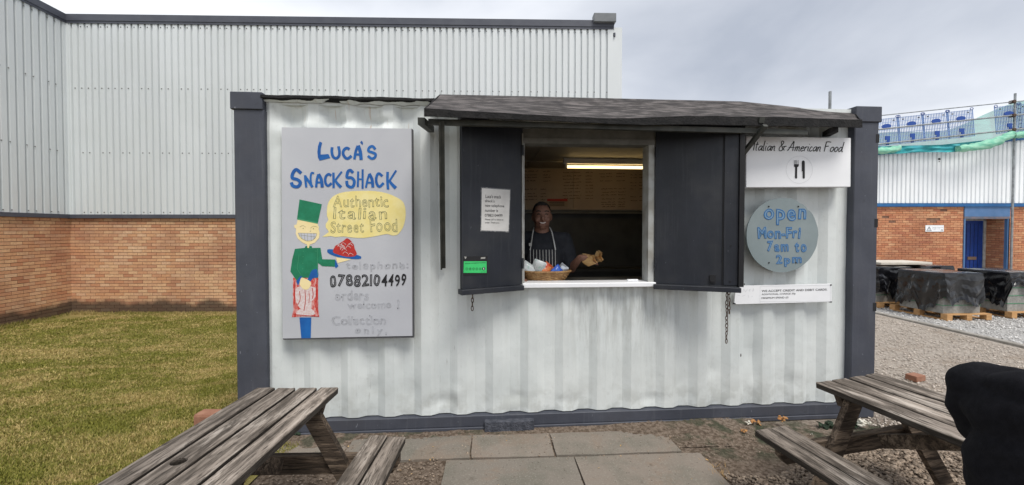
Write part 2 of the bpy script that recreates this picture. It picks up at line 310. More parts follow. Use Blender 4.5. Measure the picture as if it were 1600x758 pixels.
# ------------------------------------------------------------------ geometry helpers
class MB:
    """collects verts and faces; build() links them as ONE mesh object"""
    def __init__(s): s.v = []; s.f = []
    def add(s, vs, fs):
        b = len(s.v); s.v += [tuple(p) for p in vs]; s.f += [tuple(b+i for i in f) for f in fs]; return s
    def box(s, x0, x1, y0, y1, z0, z1, mtx=None):
        vs = [Vector(p) for p in ((x0,y0,z0),(x1,y0,z0),(x1,y1,z0),(x0,y1,z0),(x0,y0,z1),(x1,y0,z1),(x1,y1,z1),(x0,y1,z1))]
        if mtx is not None: vs = [mtx @ p for p in vs]
        return s.add(vs, [(0,3,2,1),(4,5,6,7),(0,1,5,4),(1,2,6,5),(2,3,7,6),(3,0,4,7)])
    def bar(s, a, b, w, h, up=(0, 0, 1)):
        a, b = Vector(a), Vector(b); d = (b-a); L = d.length; d.normalize(); u = Vector(up)
        sx = d.cross(u).normalized(); uz = sx.cross(d).normalized()
        m = Matrix((sx, d, uz)).transposed().to_4x4(); m.translation = a
        return s.box(-w/2, w/2, 0, L, -h/2, h/2, m)
    def tube(s, a, b, r0, r1=None, n=10, cap=True):
        r1 = r0 if r1 is None else r1
        a, b = Vector(a), Vector(b); d = (b-a).normalized(); p = d.orthogonal().normalized(); q = d.cross(p)
        vs = []
        for c, r in ((a, r0), (b, r1)):
            for i in range(n): t = 2*math.pi*i/n; vs.append(c+(p*math.cos(t)+q*math.sin(t))*r)
        fs = [(i, (i+1) % n, n+(i+1) % n, n+i) for i in range(n)]
        if cap: fs += [tuple(range(n))[::-1], tuple(range(n, 2*n))]
        return s.add(vs, fs)
    def path(s, pts, r, n=8, closed=False):
        pts = [Vector(p) for p in pts]; N = len(pts); vs = []; prev = None
        for i, c in enumerate(pts):
            a = pts[(i-1) % N] if (closed or i) else pts[i]; b = pts[(i+1) % N] if (closed or i < N-1) else pts[i]
            d = (b-a).normalized()
            p = (prev - d*prev.dot(d)).normalized() if prev is not None and (prev - d*prev.dot(d)).length > 1e-6 else d.orthogonal().normalized(); prev = p
            q = d.cross(p); rr = r[i] if isinstance(r, (list, tuple)) else r
            vs += [c+(p*math.cos(2*math.pi*k/n)+q*math.sin(2*math.pi*k/n))*rr for k in range(n)]
        fs = []
        for i in range(N if closed else N-1):
            j = (i+1) % N
            fs += [(i*n+k, i*n+(k+1) % n, j*n+(k+1) % n, j*n+k) for k in range(n)]
        if not closed: fs += [tuple(range(n))[::-1], tuple(range((N-1)*n, N*n))]
        return s.add(vs, fs)
    def ell(s, c, r, seg=16, ring=10, mtx=None):
        c = Vector(c); r = r if isinstance(r, (tuple, list)) else (r,)*3; vs = [Vector((0, 0, r[2]))]
        for i in range(1, ring):
            a = math.pi*i/ring
            vs += [Vector((r[0]*math.sin(a)*math.cos(2*math.pi*k/seg), r[1]*math.sin(a)*math.sin(2*math.pi*k/seg), r[2]*math.cos(a))) for k in range(seg)]
        vs.append(Vector((0, 0, -r[2])))
        if mtx is not None: vs = [mtx @ v for v in vs]
        vs = [v+c for v in vs]
        fs = [(0, 1+k, 1+(k+1) % seg) for k in range(seg)]
        for i in range(ring-2): fs += [(1+i*seg+k, 1+(i+1)*seg+k, 1+(i+1)*seg+(k+1) % seg, 1+i*seg+(k+1) % seg) for k in range(seg)]
        L = len(vs)-1; o = 1+(ring-2)*seg
        fs += [(o+k, L, o+(k+1) % seg) for k in range(seg)]
        return s.add(vs, fs)
    def caps(s, a, b, r0, r1, n=14):
        s.ell(a, r0*.999, n, 8); s.ell(b, r1*.999, n, 8); return s.tube(a, b, r0, r1, n)
    def prism(s, poly, y0, y1):          # poly in (x,z); y0 front, y1 back
        n = len(poly); vs = [(p[0], y0, p[1]) for p in poly]+[(p[0], y1, p[1]) for p in poly]
        ar = sum(poly[i][0]*poly[(i+1) % n][1]-poly[(i+1) % n][0]*poly[i][1] for i in range(n))
        fs = [tuple(range(n)), tuple(range(n, 2*n))[::-1]]+[(i, n+i, n+(i+1) % n, (i+1) % n) for i in range(n)]
        if ar < 0: fs = [f[::-1] for f in fs]
        return s.add(vs, fs)
    def mesh(s, name, material=None, smooth=None):
        me = bpy.data.meshes.new(name); me.from_pydata(s.v, [], s.f)
        if material is not None: me.materials.append(material)
        if smooth:
            for p in me.polygons: p.use_smooth = True
            try: me.set_sharp_from_angle(angle=R(smooth))
            except Exception: pass
        me.update(); return me
    def build(s, name, material, parent=None, smooth=None, loc=None, rz=0, bevel=0):
        me = s.mesh(name, material, smooth)
        if bevel:
            bm = bmesh.new(); bm.from_mesh(me); bmesh.ops.bevel(bm, geom=[e for e in bm.edges if e.calc_face_angle(0) > .6], offset=bevel, segments=1, affect='EDGES', clamp_overlap=True); bm.to_mesh(me); bm.free()
        return link(name, me, parent, loc, rz)
def link(name, data, parent=None, loc=None, rz=0):
    o = bpy.data.objects.new(name, data); COL.objects.link(o)
    if parent is not None: o.parent = parent
    if loc is not None: o.location = loc
    if rz: o.rotation_euler.z = rz
    return o
def tag(o, label=None, cat=None, group=None, kind=None):
    if label: o['label'] = label
    if cat: o['category'] = cat
    if group: o['group'] = group
    if kind: o['kind'] = kind
    return o
def thing(name, loc, rz, label, cat, group=None):
    o = bpy.data.objects.new(name, None); COL.objects.link(o); o.empty_display_size = .2; o.location = loc; o.rotation_euler.z = rz
    return tag(o, label, cat, group)
def baked(o):
    dg = bpy.context.evaluated_depsgraph_get(); me = bpy.data.meshes.new_from_object(o.evaluated_get(dg)); return me
def remeshed(mb, name, material, parent, voxel=.008, smooth=3, loc=None, disp=0):
    o = mb.build(name, material, parent, loc=loc)
    md = o.modifiers.new('r', 'REMESH'); md.mode = 'VOXEL'; md.voxel_size = voxel; md.use_smooth_shade = True
    sm = o.modifiers.new('s', 'SMOOTH'); sm.iterations = smooth; sm.factor = .5
    bpy.context.view_layer.update(); me = baked(o); o.modifiers.clear(); o.data = me
    if not me.materials: me.materials.append(material)
    if disp:
        for v in me.vertices: v.co += v.normal*disp*mnoise.noise(Vector((v.co.x*9, v.co.y*9, v.co.z*14)))
    for p in me.polygons: p.use_smooth = True
    return o

# pixel rays (photo pixels 1600x758) used only to measure where things stand in real planes
def ray(px, py):
    x = (px-800)/FPX; v = (379-py+SHY*1600)/FPX
    return Vector((x, math.cos(PITCH)+v*math.sin(PITCH), -math.sin(PITCH)+v*math.cos(PITCH)))
def onz(px, py, z=0.0):
    d = ray(px, py); t = (z-CAMZ)/d.z; return Vector((d.x*t, d.y*t, z))
def ony(px, py, Y):
    d = ray(px, py); t = Y/d.y; return Vector((d.x*t, Y, CAMZ+d.z*t))
class Plane:
    """vertical plane: origin (x,y), local x along it, local y into the wall"""
    def __init__(s, ox, oy, ang):
        s.o = Vector((ox, oy, 0)); s.a = ang; s.u = Vector((math.cos(ang), math.sin(ang), 0)); s.n = Vector((-math.sin(ang), math.cos(ang), 0))
    def hit(s, px, py, off=0.0):
        d = ray(px, py); c = Vector((0, 0, CAMZ)); p0 = s.o+s.n*off
        t = (p0-c).dot(s.n)/d.dot(s.n); p = c+d*t; return ((p-s.o).dot(s.u), p.z)
    def world(s, u, v, z): return s.o+s.u*u+s.n*v+Vector((0, 0, z))
PL = Plane(-2.053, 2.94, math.atan2(.36, 5.092))
CL = 5.105                                   # container length
def fac(px, py, off=0.0): return PL.hit(px, py, off)

# flat lettering ----------------------------------------------------
def text_pts(body, outline=False, depth=.01, offset=0, shear=0, res=3):
    cu = bpy.data.curves.new('t', 'FONT'); cu.body = body; cu.size = 1; cu.resolution_u = res; cu.shear = shear; cu.offset = offset
    if outline: cu.fill_mode = 'NONE'; cu.bevel_depth = depth; cu.bevel_resolution = 0
    o = bpy.data.objects.new('t', cu); COL.objects.link(o); bpy.context.view_layer.update()
    me = baked(o); vs = np.array([v.co[:] for v in me.vertices]).reshape(-1, 3); fs = [tuple(p.vertices) for p in me.polygons]
    bpy.data.objects.remove(o); bpy.data.meshes.remove(me); return vs, fs
def text_fit(mb, body, box, y, outline=False, wob=0, lw=.01, depth_mm=.0006, offset=0, shear=0, slope=0):
    """box = (x0, x1, zbase, ztop) in sign coordinates"""
    vs, fs = text_pts(body, outline, lw, offset, shear)
    if len(vs) == 0: return
    x0, x1, z0, z1 = box; lo, hi = vs.min(0), vs.max(0)
    sx = (x1-x0)/(hi[0]-lo[0]); sz = (z1-z0)/(hi[1]-lo[1])
    out = []
    for v in vs:
        a = x0+(v[0]-lo[0])*sx; b = z0+(v[1]-lo[1])*sz
        if wob:
            k = 1.6/(z1-z0); q = Vector((a*k, b*k, len(body)*3.1)); h = (z1-z0)*wob
            a += mnoise.noise(q)*h; b += mnoise.noise(q+Vector((9, 4, 2)))*h + mnoise.noise(Vector((a*k*.5, 3, 1)))*h
        out.append((a, y-(depth_mm*v[2]/lw if outline else 0), b+slope*(a-x0)))
    mb.add(out, [f[::-1] for f in fs] if False else fs)
def text_spread(mb, body, box, y, outline=False, lw=.01, offset=0, wob=.05, seed=1, th=.0006):
    """hand lettering: every character set apart, a little turned and shifted, spread over the box"""
    rg = random.Random(seed); x0, x1, z0, z1 = box; gl = []
    for ch in body:
        if ch == ' ': gl.append(None); continue
        gl.append(text_pts(ch, outline, lw, offset))
    lo = min(v[0][:, 1].min() for v in gl if v is not None); hi = max(v[0][:, 1].max() for v in gl if v is not None)
    k = (z1-z0)/(hi-lo); ws = [(.35 if v is None else v[0][:, 0].max()-v[0][:, 0].min()) for v in gl]; n = len(gl)
    kx = min(k*1.15, (x1-x0)*.86/sum(ws)); gap = ((x1-x0)-kx*sum(ws))/max(1, n-1); cx = x0
    for v, w_ in zip(gl, ws):
        if v is not None:
            p, fs = v; l = p[:, 0].min(); h = (z1-z0); a = rg.uniform(-.09, .09); dz = rg.uniform(-.04, .04)*h; mx = cx+kx*w_/2; mz = (z0+z1)/2; out = []
            for q in p:
                X = cx+(q[0]-l)*kx-mx; Z = z0+(q[1]-lo)*k-mz+dz
                nz = Vector((X/h*2.2+seed, Z/h*2.2, cx*50)); X += mnoise.noise(nz)*h*wob; Z += mnoise.noise(nz+Vector((5, 2, 1)))*h*wob
                out.append((mx+X*math.cos(a)-Z*math.sin(a), y-(th*q[2]/lw if outline else 0), mz+X*math.sin(a)+Z*math.cos(a)))
            mb.add(out, fs)
        cx += kx*w_+gap
def spline(pts, n=5):
    P = [Vector((p[0], p[1])) for p in pts]
    if len(P) < 3: return P
    Q = [P[0]*2-P[1]]+P+[P[-1]*2-P[-2]]; out = []
    for i in range(1, len(Q)-2):
        for k in range(n):
            t = k/n; a, b, c, d = Q[i-1:i+3]
            out.append(.5*((2*b)+(c-a)*t+(2*a-5*b+4*c-d)*t*t+(3*b-a-3*c+d)*t*t*t))
    out.append(P[-1]); return out
ZZ = [0]
def ribbon(mb, pts, w, y, smooth=True, n=5):
    P = spline(pts, n) if smooth else [Vector(p[:2]) for p in pts]
    ZZ[0] = (ZZ[0]+1) % 12; yy = y-ZZ[0]*.00008; vs = []
    for i, p in enumerate(P):
        a = P[max(i-1, 0)]; b = P[min(i+1, len(P)-1)]; d = b-a
        if d.length < 1e-9: d = Vector((1, 0))
        d.normalize(); q = Vector((-d.y, d.x)); ww = (w if not isinstance(w, (list, tuple)) else w[0]+(w[1]-w[0])*i/(len(P)-1))/2
        vs += [(p.x+q.x*ww, yy, p.y+q.y*ww), (p.x-q.x*ww, yy, p.y-q.y*ww)]
    mb.add(vs, [(2*i, 2*i+1, 2*i+3, 2*i+2) for i in range(len(P)-1)])
def flat(mb, poly, y, smooth=0):
    P = [Vector(p) for p in poly]
    if smooth:
        Q = P[-1:]+P+P[:2]; out = []
        for i in range(1, len(Q)-2):
            for k in range(smooth):
                t = k/smooth; a, b, c, d = Q[i-1:i+3]; out.append(.5*((2*b)+(c-a)*t+(2*a-5*b+4*c-d)*t*t+(3*b-a-3*c+d)*t*t*t))
        P = out
    bm = bmesh.new(); vs = [bm.verts.new((p.x, y, p.y)) for p in P]; f = bm.faces.new(vs); bm.normal_update()
    bmesh.ops.triangulate(bm, faces=[f]); bm.verts.index_update()
    mb.add([v.co[:] for v in bm.verts], [tuple(v.index for v in f.verts) for f in bm.faces]); bm.free()

# ================================================================== GROUND
def sstep(a, b, x):
    t = np.clip((x-a)/(b-a), 0, 1); return t*t*(3-2*t)
def gh(x, y):
    x = np.asarray(x, float); y = np.asarray(y, float)
    return -.47*sstep(-1.7, -4.2, x)*sstep(2.0, 7.2, y)
def axis(lims):
    out = []
    for a, b, s in lims: out += list(np.arange(a, b, s))
    return np.array(out+[lims[-1][1]])
def sheet(name, xs, ys, m, dz=0., amp=0., kind='structure'):
    X, Y = np.meshgrid(xs, ys); Z = gh(X, Y)+dz
    if amp:
        for i in range(Z.shape[0]):
            for j in range(Z.shape[1]):
                if abs(X[i, j]) < 12 and 0 < Y[i, j] < 14: Z[i, j] += amp*mnoise.fractal(Vector((X[i, j]*2.5, Y[i, j]*2.5, 0)), 1, 2, 4)
    nx, ny = len(xs), len(ys); vs = np.stack([X, Y, Z], -1).reshape(-1, 3)
    fs = [(j*nx+i, j*nx+i+1, (j+1)*nx+i+1, (j+1)*nx+i) for j in range(ny-1) for i in range(nx-1)]
    mb = MB(); mb.v = [tuple(p) for p in vs]; mb.f = fs
    o = mb.build(name, m, smooth=60); o['kind'] = kind; return o
sheet('ground', axis([(-400, -40, 60), (-40, -13, 3), (-13, -1, .3), (-1, 3.6, .06), (3.6, 13, .3), (13, 40, 3), (40, 400, 60)]),
      axis([(-60, -6, 6), (-6, .6, .5), (.6, 3.4, .06), (3.4, 14, .3), (14, 50, 3), (50, 500, 60)]), M['soil'], -.006, .0022)
sheet('lawn', axis([(-16, -1.62, .25)]), axis([(-4, 16, .25)]), M['turf'], .008)

def blades():
    N = 330000
    # sample by distance so that density falls away from the camera
    r = np.exp(rng.uniform(np.log(1.6), np.log(13.5), N*2)); th = rng.uniform(R(99), R(152), N*2)
    x = r*np.cos(th)*1.0; y = r*np.sin(th)
    k = (x < -1.6+.06*np.sin(y*7)) & (x > -10.75) & (y < 9.6) & (y > .5) & ~((x > -2.12) & (y > 2.88) & (y < 5.5))
    x, y = x[k][:N], y[k][:N]; n = len(x); z = gh(x, y)+.005; d = np.hypot(x, y)
    h = rng.uniform(.008, .024, n)*(1+.03*d); wd = (.0012+.0010*d)*rng.uniform(.6, 1.3, n); a = rng.uniform(0, 6.283, n)
    flatten = rng.random(n) < .18; h[flatten] *= .4
    lx = rng.normal(0, .35, n)*h+flatten*rng.normal(0, .03, n); ly = rng.normal(0, .35, n)*h+flatten*rng.normal(0, .03, n)
    V = np.empty((n, 3, 3)); V[:, 0] = np.stack([x-np.cos(a)*wd, y-np.sin(a)*wd, z], 1); V[:, 1] = np.stack([x+np.cos(a)*wd, y+np.sin(a)*wd, z], 1)
    V[:, 2] = np.stack([x+lx, y+ly, z+h], 1)
    me = bpy.data.meshes.new('grass'); me.vertices.add(n*3); me.vertices.foreach_set('co', V.ravel().astype('f4'))
    me.loops.add(n*3); me.loops.foreach_set('vertex_index', np.arange(n*3, dtype='i4')); me.polygons.add(n)
    me.polygons.foreach_set('loop_start', np.arange(0, n*3, 3, dtype='i4')); me.update(calc_edges=True); me.materials.append(M['grass'])
    return tag(link('grass', me), 'short mown grass with straw coloured dry patches', 'grass', kind='stuff')
blades()
def wall_tufts():
    mb = MB(); rg = random.Random(12)
    for k in range(5200):
        if rg.random() < .72: x = rg.uniform(-10.5, -3.5); y = 9.5+.0229*(x+10.6)-abs(rg.gauss(0, .05))-.02
        else: y = rg.uniform(6, 9.5); x = -10.6+.084*(9.54-y)+abs(rg.gauss(0, .05))+.02
        c_ = mnoise.noise(Vector((x*1.3, y*1.3, 0))); h_ = rg.uniform(.03, .09)*(1.0+1.2*max(0, c_)); a = rg.uniform(0, 6.28); w_ = .009; z = float(gh(x, y)); l_ = h_*.5
        mb.add([(x-w_, y, z), (x+w_, y, z), (x+l_*math.cos(a), y+l_*math.sin(a)*.5, z+h_)], [(0, 1, 2)])
    o = mb.build('long_grass', M['grass']); tag(o, 'longer unmown grass fringe at the foot of the warehouse wall', 'grass', kind='stuff')
wall_tufts()

ICO = []
_bm = bmesh.new(); bmesh.ops.create_icosphere(_bm, subdivisions=1, radius=1); _bm.verts.index_update()
ICOV = np.array([v.co[:] for v in _bm.verts]); ICOF = np.array([[v.index for v in f.verts] for f in _bm.faces]); _bm.free()
def stones(name, x, y, size, m, label, z=None, flatk=.6, sink=.25):
    n = len(x); s = size; nv = len(ICOV)
    sc = np.stack([rng.uniform(.7, 1.3, n), rng.uniform(.7, 1.3, n), rng.uniform(flatk*.7, flatk*1.3, n)], 1)*s[:, None]
    a = rng.uniform(0, 6.283, n); V = ICOV[None]*(1+rng.normal(0, .14, (n, nv, 1)))*sc[:, None, :]
    c, q = np.cos(a)[:, None], np.sin(a)[:, None]; tl = rng.normal(0, .35, n)[:, None]
    X = V[..., 0]*c-V[..., 1]*q; Y = V[..., 0]*q+V[..., 1]*c; Z = V[..., 2]+tl*X
    zz = (gh(x, y) if z is None else z)+s*flatk*(1-2*sink)*.6
    V = np.stack([X+x[:, None], Y+y[:, None], Z+zz[:, None]], -1).reshape(-1, 3)
    F = (ICOF[None]+(np.arange(n)*nv)[:, None, None]).reshape(-1, 3)
    me = bpy.data.meshes.new(name); me.vertices.add(len(V)); me.vertices.foreach_set('co', V.ravel().astype('f4'))
    me.loops.add(F.size); me.loops.foreach_set('vertex_index', F.ravel().astype('i4')); me.polygons.add(len(F))
    me.polygons.foreach_set('loop_start', np.arange(0, F.size, 3, dtype='i4')); me.update(calc_edges=True); me.materials.append(m)
    return tag(link(name, me), label, 'gravel', kind='stuff')

# paving -----------------------------------------------------------
pa = R(3.2); PO = Vector((-.455, 2.665, 0))
pave = MB().box(-1.45, 1.9, -2.1, .36, -.05, -.012).build('pavement', M['soil'], loc=PO, rz=pa); pave['kind'] = 'structure'
def slab(u0, u1, v0, v1, dz=0, lift=.0):
    m = MB(); nu = 7; nv = 5; g_ = .006; us = np.linspace(u0+g_, u1-g_, nu); vsn = np.linspace(v0+g_, v1-g_, nv)
    top = []
    for b in vsn:
        for a in us:
            ed = (a in (us[0], us[-1]) or b in (vsn[0], vsn[-1]))
            jx = random.uniform(-.004, .004) if ed else 0
            top.append((a-(u0+u1)/2+jx, b-(v0+v1)/2+jx, .03+random.uniform(-.0012, .0012)-(.004 if ed else 0)))
    m.add(top, [(j*nu+i, j*nu+i+1, (j+1)*nu+i+1, (j+1)*nu+i) for j in range(nv-1) for i in range(nu-1)])
    rim = [i for i in range(nu)]+[j*nu+nu-1 for j in range(1, nv)]+[(nv-1)*nu+i for i in range(nu-2, -1, -1)]+[j*nu for j in range(nv-2, 0, -1)]
    k = len(m.v); m.v += [(top[i][0], top[i][1], -.02) for i in rim]; L = len(rim)
    m.f += [(k+i, k+(i+1) % L, rim[(i+1) % L], rim[i]) for i in range(L)]
    o = m.build('slab', M['slab'], pave, loc=((u0+u1)/2, (v0+v1)/2, -.018+dz)); o.rotation_euler = (random.uniform(-.004, .004), random.uniform(-.004, .004), 0); return o
for a, b in ((-1.40, -.72), (-.72, .17), (.17, .76), (.76, 1.66)): slab(a, b, .012, .32, random.uniform(-.002, .003))
for a, b in ((0, .885), (.885, 1.785)): slab(a, b, -.60, 0, random.uniform(0, .003))
for a, b in ((.1, .70), (.70, 1.60)): slab(a, b, -1.21, -.605, 0)
for a, b in ((0, .885), (.885, 1.785)): slab(a, b, -1.82, -1.215, 0)
def slabfree(x, y):
    u = (x-PO.x)*math.cos(pa)+(y-PO.y)*math.sin(pa); v = -(x-PO.x)*math.sin(pa)+(y-PO.y)*math.cos(pa)
    return ~(((u > -.02) & (u < 1.80) & (v < .01) & (v > -1.9)) | ((u > -1.4) & (u < 1.66) & (v > 0) & (v < .33)))
def scatter(n, x0, x1, y0, y1, cond=None):
    x = rng.uniform(x0, x1, n); y = rng.uniform(y0, y1, n)
    if cond is not None: k = cond(x, y); x, y = x[k], y[k]
    return x, y
x, y = scatter(26000, 1.15, 3.5, .9, 2.95, lambda x, y: slabfree(x, y) & (y < 2.75+.25*np.sin(x*3)) & (x < y*1.35+.1))
stones('gravel', x, y, rng.uniform(.005, .0145, len(x)), M['stone_b'], 'brown pea gravel spread under the right hand picnic table')
x, y = scatter(3400, -1.6, -.40, .9, 2.72, slabfree)
stones('gravel', x, y, rng.uniform(.002, .009, len(x))**1.0, M['stone_b'], 'small stones scattered in the bare soil left of the slabs')
x, y = scatter(1500, -1.4, 2.2, 2.60, 3.0, lambda x, y: rng.random(len(x)) < ((y-2.5)/.5)**2)
stones('gravel', x, y, rng.uniform(.002, .007, len(x)), M['stone_b'], 'grit and crumbs lying along the foot of the container', z=np.full(len(x), .010))
x = rng.uniform(1.9, 6.7, 26000); y = 2.9+(rng.random(26000)**1.5)*9
k = (x/y > .75) & (x/y < 1.5) & ((x > 2.9) | (y > 3.5)); x, y = x[k], y[k]
stones('gravel', x, y, rng.uniform(.003, .012, len(x)), M['stone_y'], 'pale beige stones covering the yard beyond the container')
x = rng.uniform(6.95, 13, 16000); y = 5+rng.random(16000)*7
k = (x/y > .75) & (x/y < 1.5); x, y = x[k], y[k]
stones('gravel', x, y, rng.uniform(.006, .018, len(x)), M['stone_g'], 'light grey crushed stone around the pallets')
x, y = scatter(500, -10, -2.2, 2, 9.2); k = rng.random(len(x)) < .12; x, y = x[k], y[k]
stones('litter', x, y, rng.uniform(.006, .014, len(x)), M['foam_w'], 'pale leaf scraps lying on the lawn')['category'] = 'litter'
# crumbled soil banked against the container foot, lapping over the slabs
nb, mbk = (420, 46), MB()
for j in range(nb[1]):
    for i in range(nb[0]):
        u_ = -1.45+3.9*i/(nb[0]-1); v_ = .08+.36*j/(nb[1]-1)
        nz = mnoise.fractal(Vector((u_*3.2, v_*5, 2)), 1, 2, 5); n3 = mnoise.noise(Vector((u_*40, v_*40, 2)))
        mbk.v.append((u_, v_, -.014+.10*(v_-.10)+.010*nz+.0035*n3+.014*float(sstep(-.35, -1.0, u_))+.014*float(sstep(1.2, 1.6, u_))))
mbk.f = [(j*nb[0]+i, j*nb[0]+i+1, (j+1)*nb[0]+i+1, (j+1)*nb[0]+i) for j in range(nb[1]-1) for i in range(nb[0]-1)]
o = mbk.build('soil_bank', M['soil'], loc=PO, rz=pa, smooth=40); tag(o, 'crumbly soil washed up along the foot of the container', 'soil', kind='stuff')
# kerb
kb = MB().box(6.78, 6.80, 4, 13.5, -.1, -.02).build('kerb', M['kerb']); kb['kind'] = 'structure'
for i in range(10):
    MB().box(-.05, .05, -.455, .455, -.1, .028).build('kerb_stone', M['kerb'], kb, loc=(6.85+random.uniform(-.01, .01), 4.4+i*.92, random.uniform(-.006, .006)), rz=random.uniform(-.01, .01), bevel=.008)

# ================================================================== CONTAINER
CT = thing('shipping_container', PL.o, PL.a, 'white painted corrugated steel container with slate grey corner posts, converted to a snack kiosk', 'container')
HT = 2.59; D = 2.44
PW = .215                                   # post width
H0 = fac(818, 212)[0]; H1 = fac(1022, 212)[0]; HZ0 = fac(920, 442)[1]; HZ1 = fac(900, 217)[1]
def corr(u, z):
    p = .2785; t = ((u-.24) % p)/p
    if t < .26: y = 0
    elif t < .48: y = (t-.26)/.22*.033
    elif t < .78: y = .033
    else: y = (1-t)/.22*.033
    # battered head of the panel, upper left
    for cu, cz, su, sz, a in DENTS:
        e = math.exp(-((u-cu)/su)**2-((z-cz)/sz)**2); y += a*e*(1.25 if cz > 2 else .8)
    y += .004*mnoise.fractal(Vector((u*3, z*2.4, 1)), 1, 2, 3)
    if z < .3: y += .006*mnoise.noise(Vector((u*7, z*12, 4)))*(1-z/.3)
    return y
DENTS = [(.36, 2.42, .10, .07, .030), (.50, 2.35, .05, .05, -.022), (.72, 2.40, .09, .035, .028), (.80, 2.34, .06, .03, -.03), (.88, 2.43, .05, .06, .022),
         (1.02, 2.40, .10, .03, .03), (1.10, 2.33, .07, .035, -.028), (1.22, 2.44, .06, .05, .018), (.34, 2.2, .05, .06, .015), (.62, 2.46, .07, .04, .02),
         (.35, 1.4, .06, .2, .010), (.98, 0.33, .07, .06, .014), (1.5, .22, .12, .05, .016), (1.62, .3, .05, .05, -.012), (3.72, .42, .05, .07, .014), (4.05, .55, .045, .12, .016), (4.06, .28, .05, .06, -.012),
         (2.5, .2, .1, .04, .012), (3.2, .19, .1, .04, .012), (1.28, .3, .05, .09, .012), (4.4, .3, .06, .06, .012), (2.1, .24, .09, .04, .01)]
us = [PW-.01]; u = .24
while u < CL-PW:
    for t in (0, .13, .26, .33, .40, .48, .58, .68, .78, .85, .92):
        if us[-1]+1e-4 < u+t*.2785 < CL-PW+.005: us.append(u+t*.2785)
    u += .2785
us.append(CL-PW+.01); us = sorted(us+[H0, H1]); zs = sorted(list(np.linspace(.125, 2.2, 96))+list(np.linspace(2.212, 2.53, 30))+[HZ0, HZ1])
pm = MB(); nu = len(us); pm.v = [(a, .03+corr(a, b), b) for b in zs for a in us]
for j in range(len(zs)-1):
    for i in range(nu-1):
        cu, cz = (us[i]+us[i+1])/2, (zs[j]+zs[j+1])/2
        if H0 < cu < H1 and HZ0 < cz < HZ1: continue
        pm.f.append((j*nu+i, j*nu+i+1, (j+1)*nu+i+1, (j+1)*nu+i))
pm.build('side_panel', M['paint'], CT, smooth=14)
# posts and castings
for k, (a, b) in enumerate(((0, PW), (CL-PW, CL))):
    for c, d in ((0, .16), (D-.16, D)):
        MB().box(a, b, c, d, .12, HT-.125).build('corner_post', M['slate'], CT, bevel=.006)
        e = .018 if k == 0 else 0; e2 = .018 if k else 0
        MB().box(a-e, b-.005+e2, c-.012 if c == 0 else c, d if c == 0 else d+.012, HT-.128, HT).build('corner_casting', M['slate'], CT, bevel=.005)
        MB().box(a, b, c, d, 0, .118).build('corner_casting', M['slate'], CT, bevel=.005)
# slot cut-outs on the right post
for zz in (2.33, 1.63, .93, .28):
    MB().box(CL-.028, CL+.0015, -.0015, .05, zz-.035, zz+.035).build('lashing_slot', M['ink'], CT)
MB().box(PW, CL-PW, .012, .075, .035, .118).box(PW, CL-PW, .0, .09, .0, .033).build('bottom_rail', M['slate'], CT, bevel=.003)
MB().box(PW, CL-PW, .035, .10, 2.515, 2.575).build('top_rail', M['paint'], CT)
MB().box(PW, CL-PW, D-.06, D-.02, .12, 2.56).build('rear_wall', M['paint'], CT)
MB().box(.02, .06, .16, D-.16, .12, 2.56).build('end_wall', M['paint'], CT)
MB().box(CL-.06, CL-.02, .16, D-.16, .12, 2.56).build('end_wall', M['paint'], CT)
MB().box(.05, CL-.05, .10, D-.05, 2.54, 2.565).build('roof', M['slate'], CT)
MB().box(.05, CL-.05, .09, D-.05, .08, .15).build('floor', M['dim'], CT)
# ragged flashing strip along the top edge left of the canopy
fl = MB(); n = 46; uu = np.linspace(.20, 1.62, n); top = []
for i, a in enumerate(uu):
    w1 = .007*mnoise.noise(Vector((a*5, 0, 0)))+.004*mnoise.noise(Vector((a*22, 1, 0)))
    w2 = .016*mnoise.noise(Vector((a*7, 5, 0)))
    fl.v += [(a, .12, 2.585+w1), (a, -.012+w2*.6, 2.572+w1), (a, -.016+w2*.6, 2.552+w2*.5+w1), (a, .03, 2.535+w2*.4)]
    if i: k = 4*(i-1); fl.f += [(k+j, k+4+j, k+5+j, k+1+j) for j in range(3)]
fl.build('edge_flashing', M['felt_dark'], CT, smooth=40)
fl = MB()
for i, a in enumerate(np.linspace(.20, 1.60, 60)):
    w1 = .006*mnoise.noise(Vector((a*9, 7, 0))); hgt = .016+.016*max(0, mnoise.noise(Vector((a*11, 3, 3)))) if mnoise.noise(Vector((a*5, 9, 3))) > -.25 else .001
    fl.v += [(a, -.004+w1*.5, 2.552+w1), (a, .024, 2.545+w1-hgt)]
    if i: k = 2*(i-1); fl.f.append((k, k+2, k+3, k+1))
fl.build('torn_edge', M['paint'], CT)
# supporting block under the rail
b0 = fac(757, 672)[0]; b1 = fac(834, 672)[0]
bb = MB()
bb.box(b0, b1, -.03, .12, -.02, .088).build('plinth_block', mat('painted_rough_block', (.05, .055, .07), (.09, .095, .115), 30, .9, 1.0, 60, bdist=.02), CT, bevel=.006)
# hatch frame
fw = .045
MB().box(H0-.004, H0+.008, .0, .12, HZ0, HZ1-.04).build('hatch_jamb', M['frame'], CT)
MB().box(H1-.042, H1+.004, .0, .12, HZ0, HZ1-.04).build('hatch_jamb', M['frame'], CT)
MB().box(H0-.01, H1+.01, -.004, .12, HZ1-.04, HZ1+.004).build('hatch_head', M['frame_dark'], CT)
MB().box(H0-.30, H1+.45, .004, .028, HZ1+.006, HZ1+.075).build('lintel_rail', M['frame_dark'], CT)
MB().box(H0-.01, H1+.01, -.035, .14, HZ0-.032, HZ0+.003).build('sill', M['white'], CT, bevel=.004)
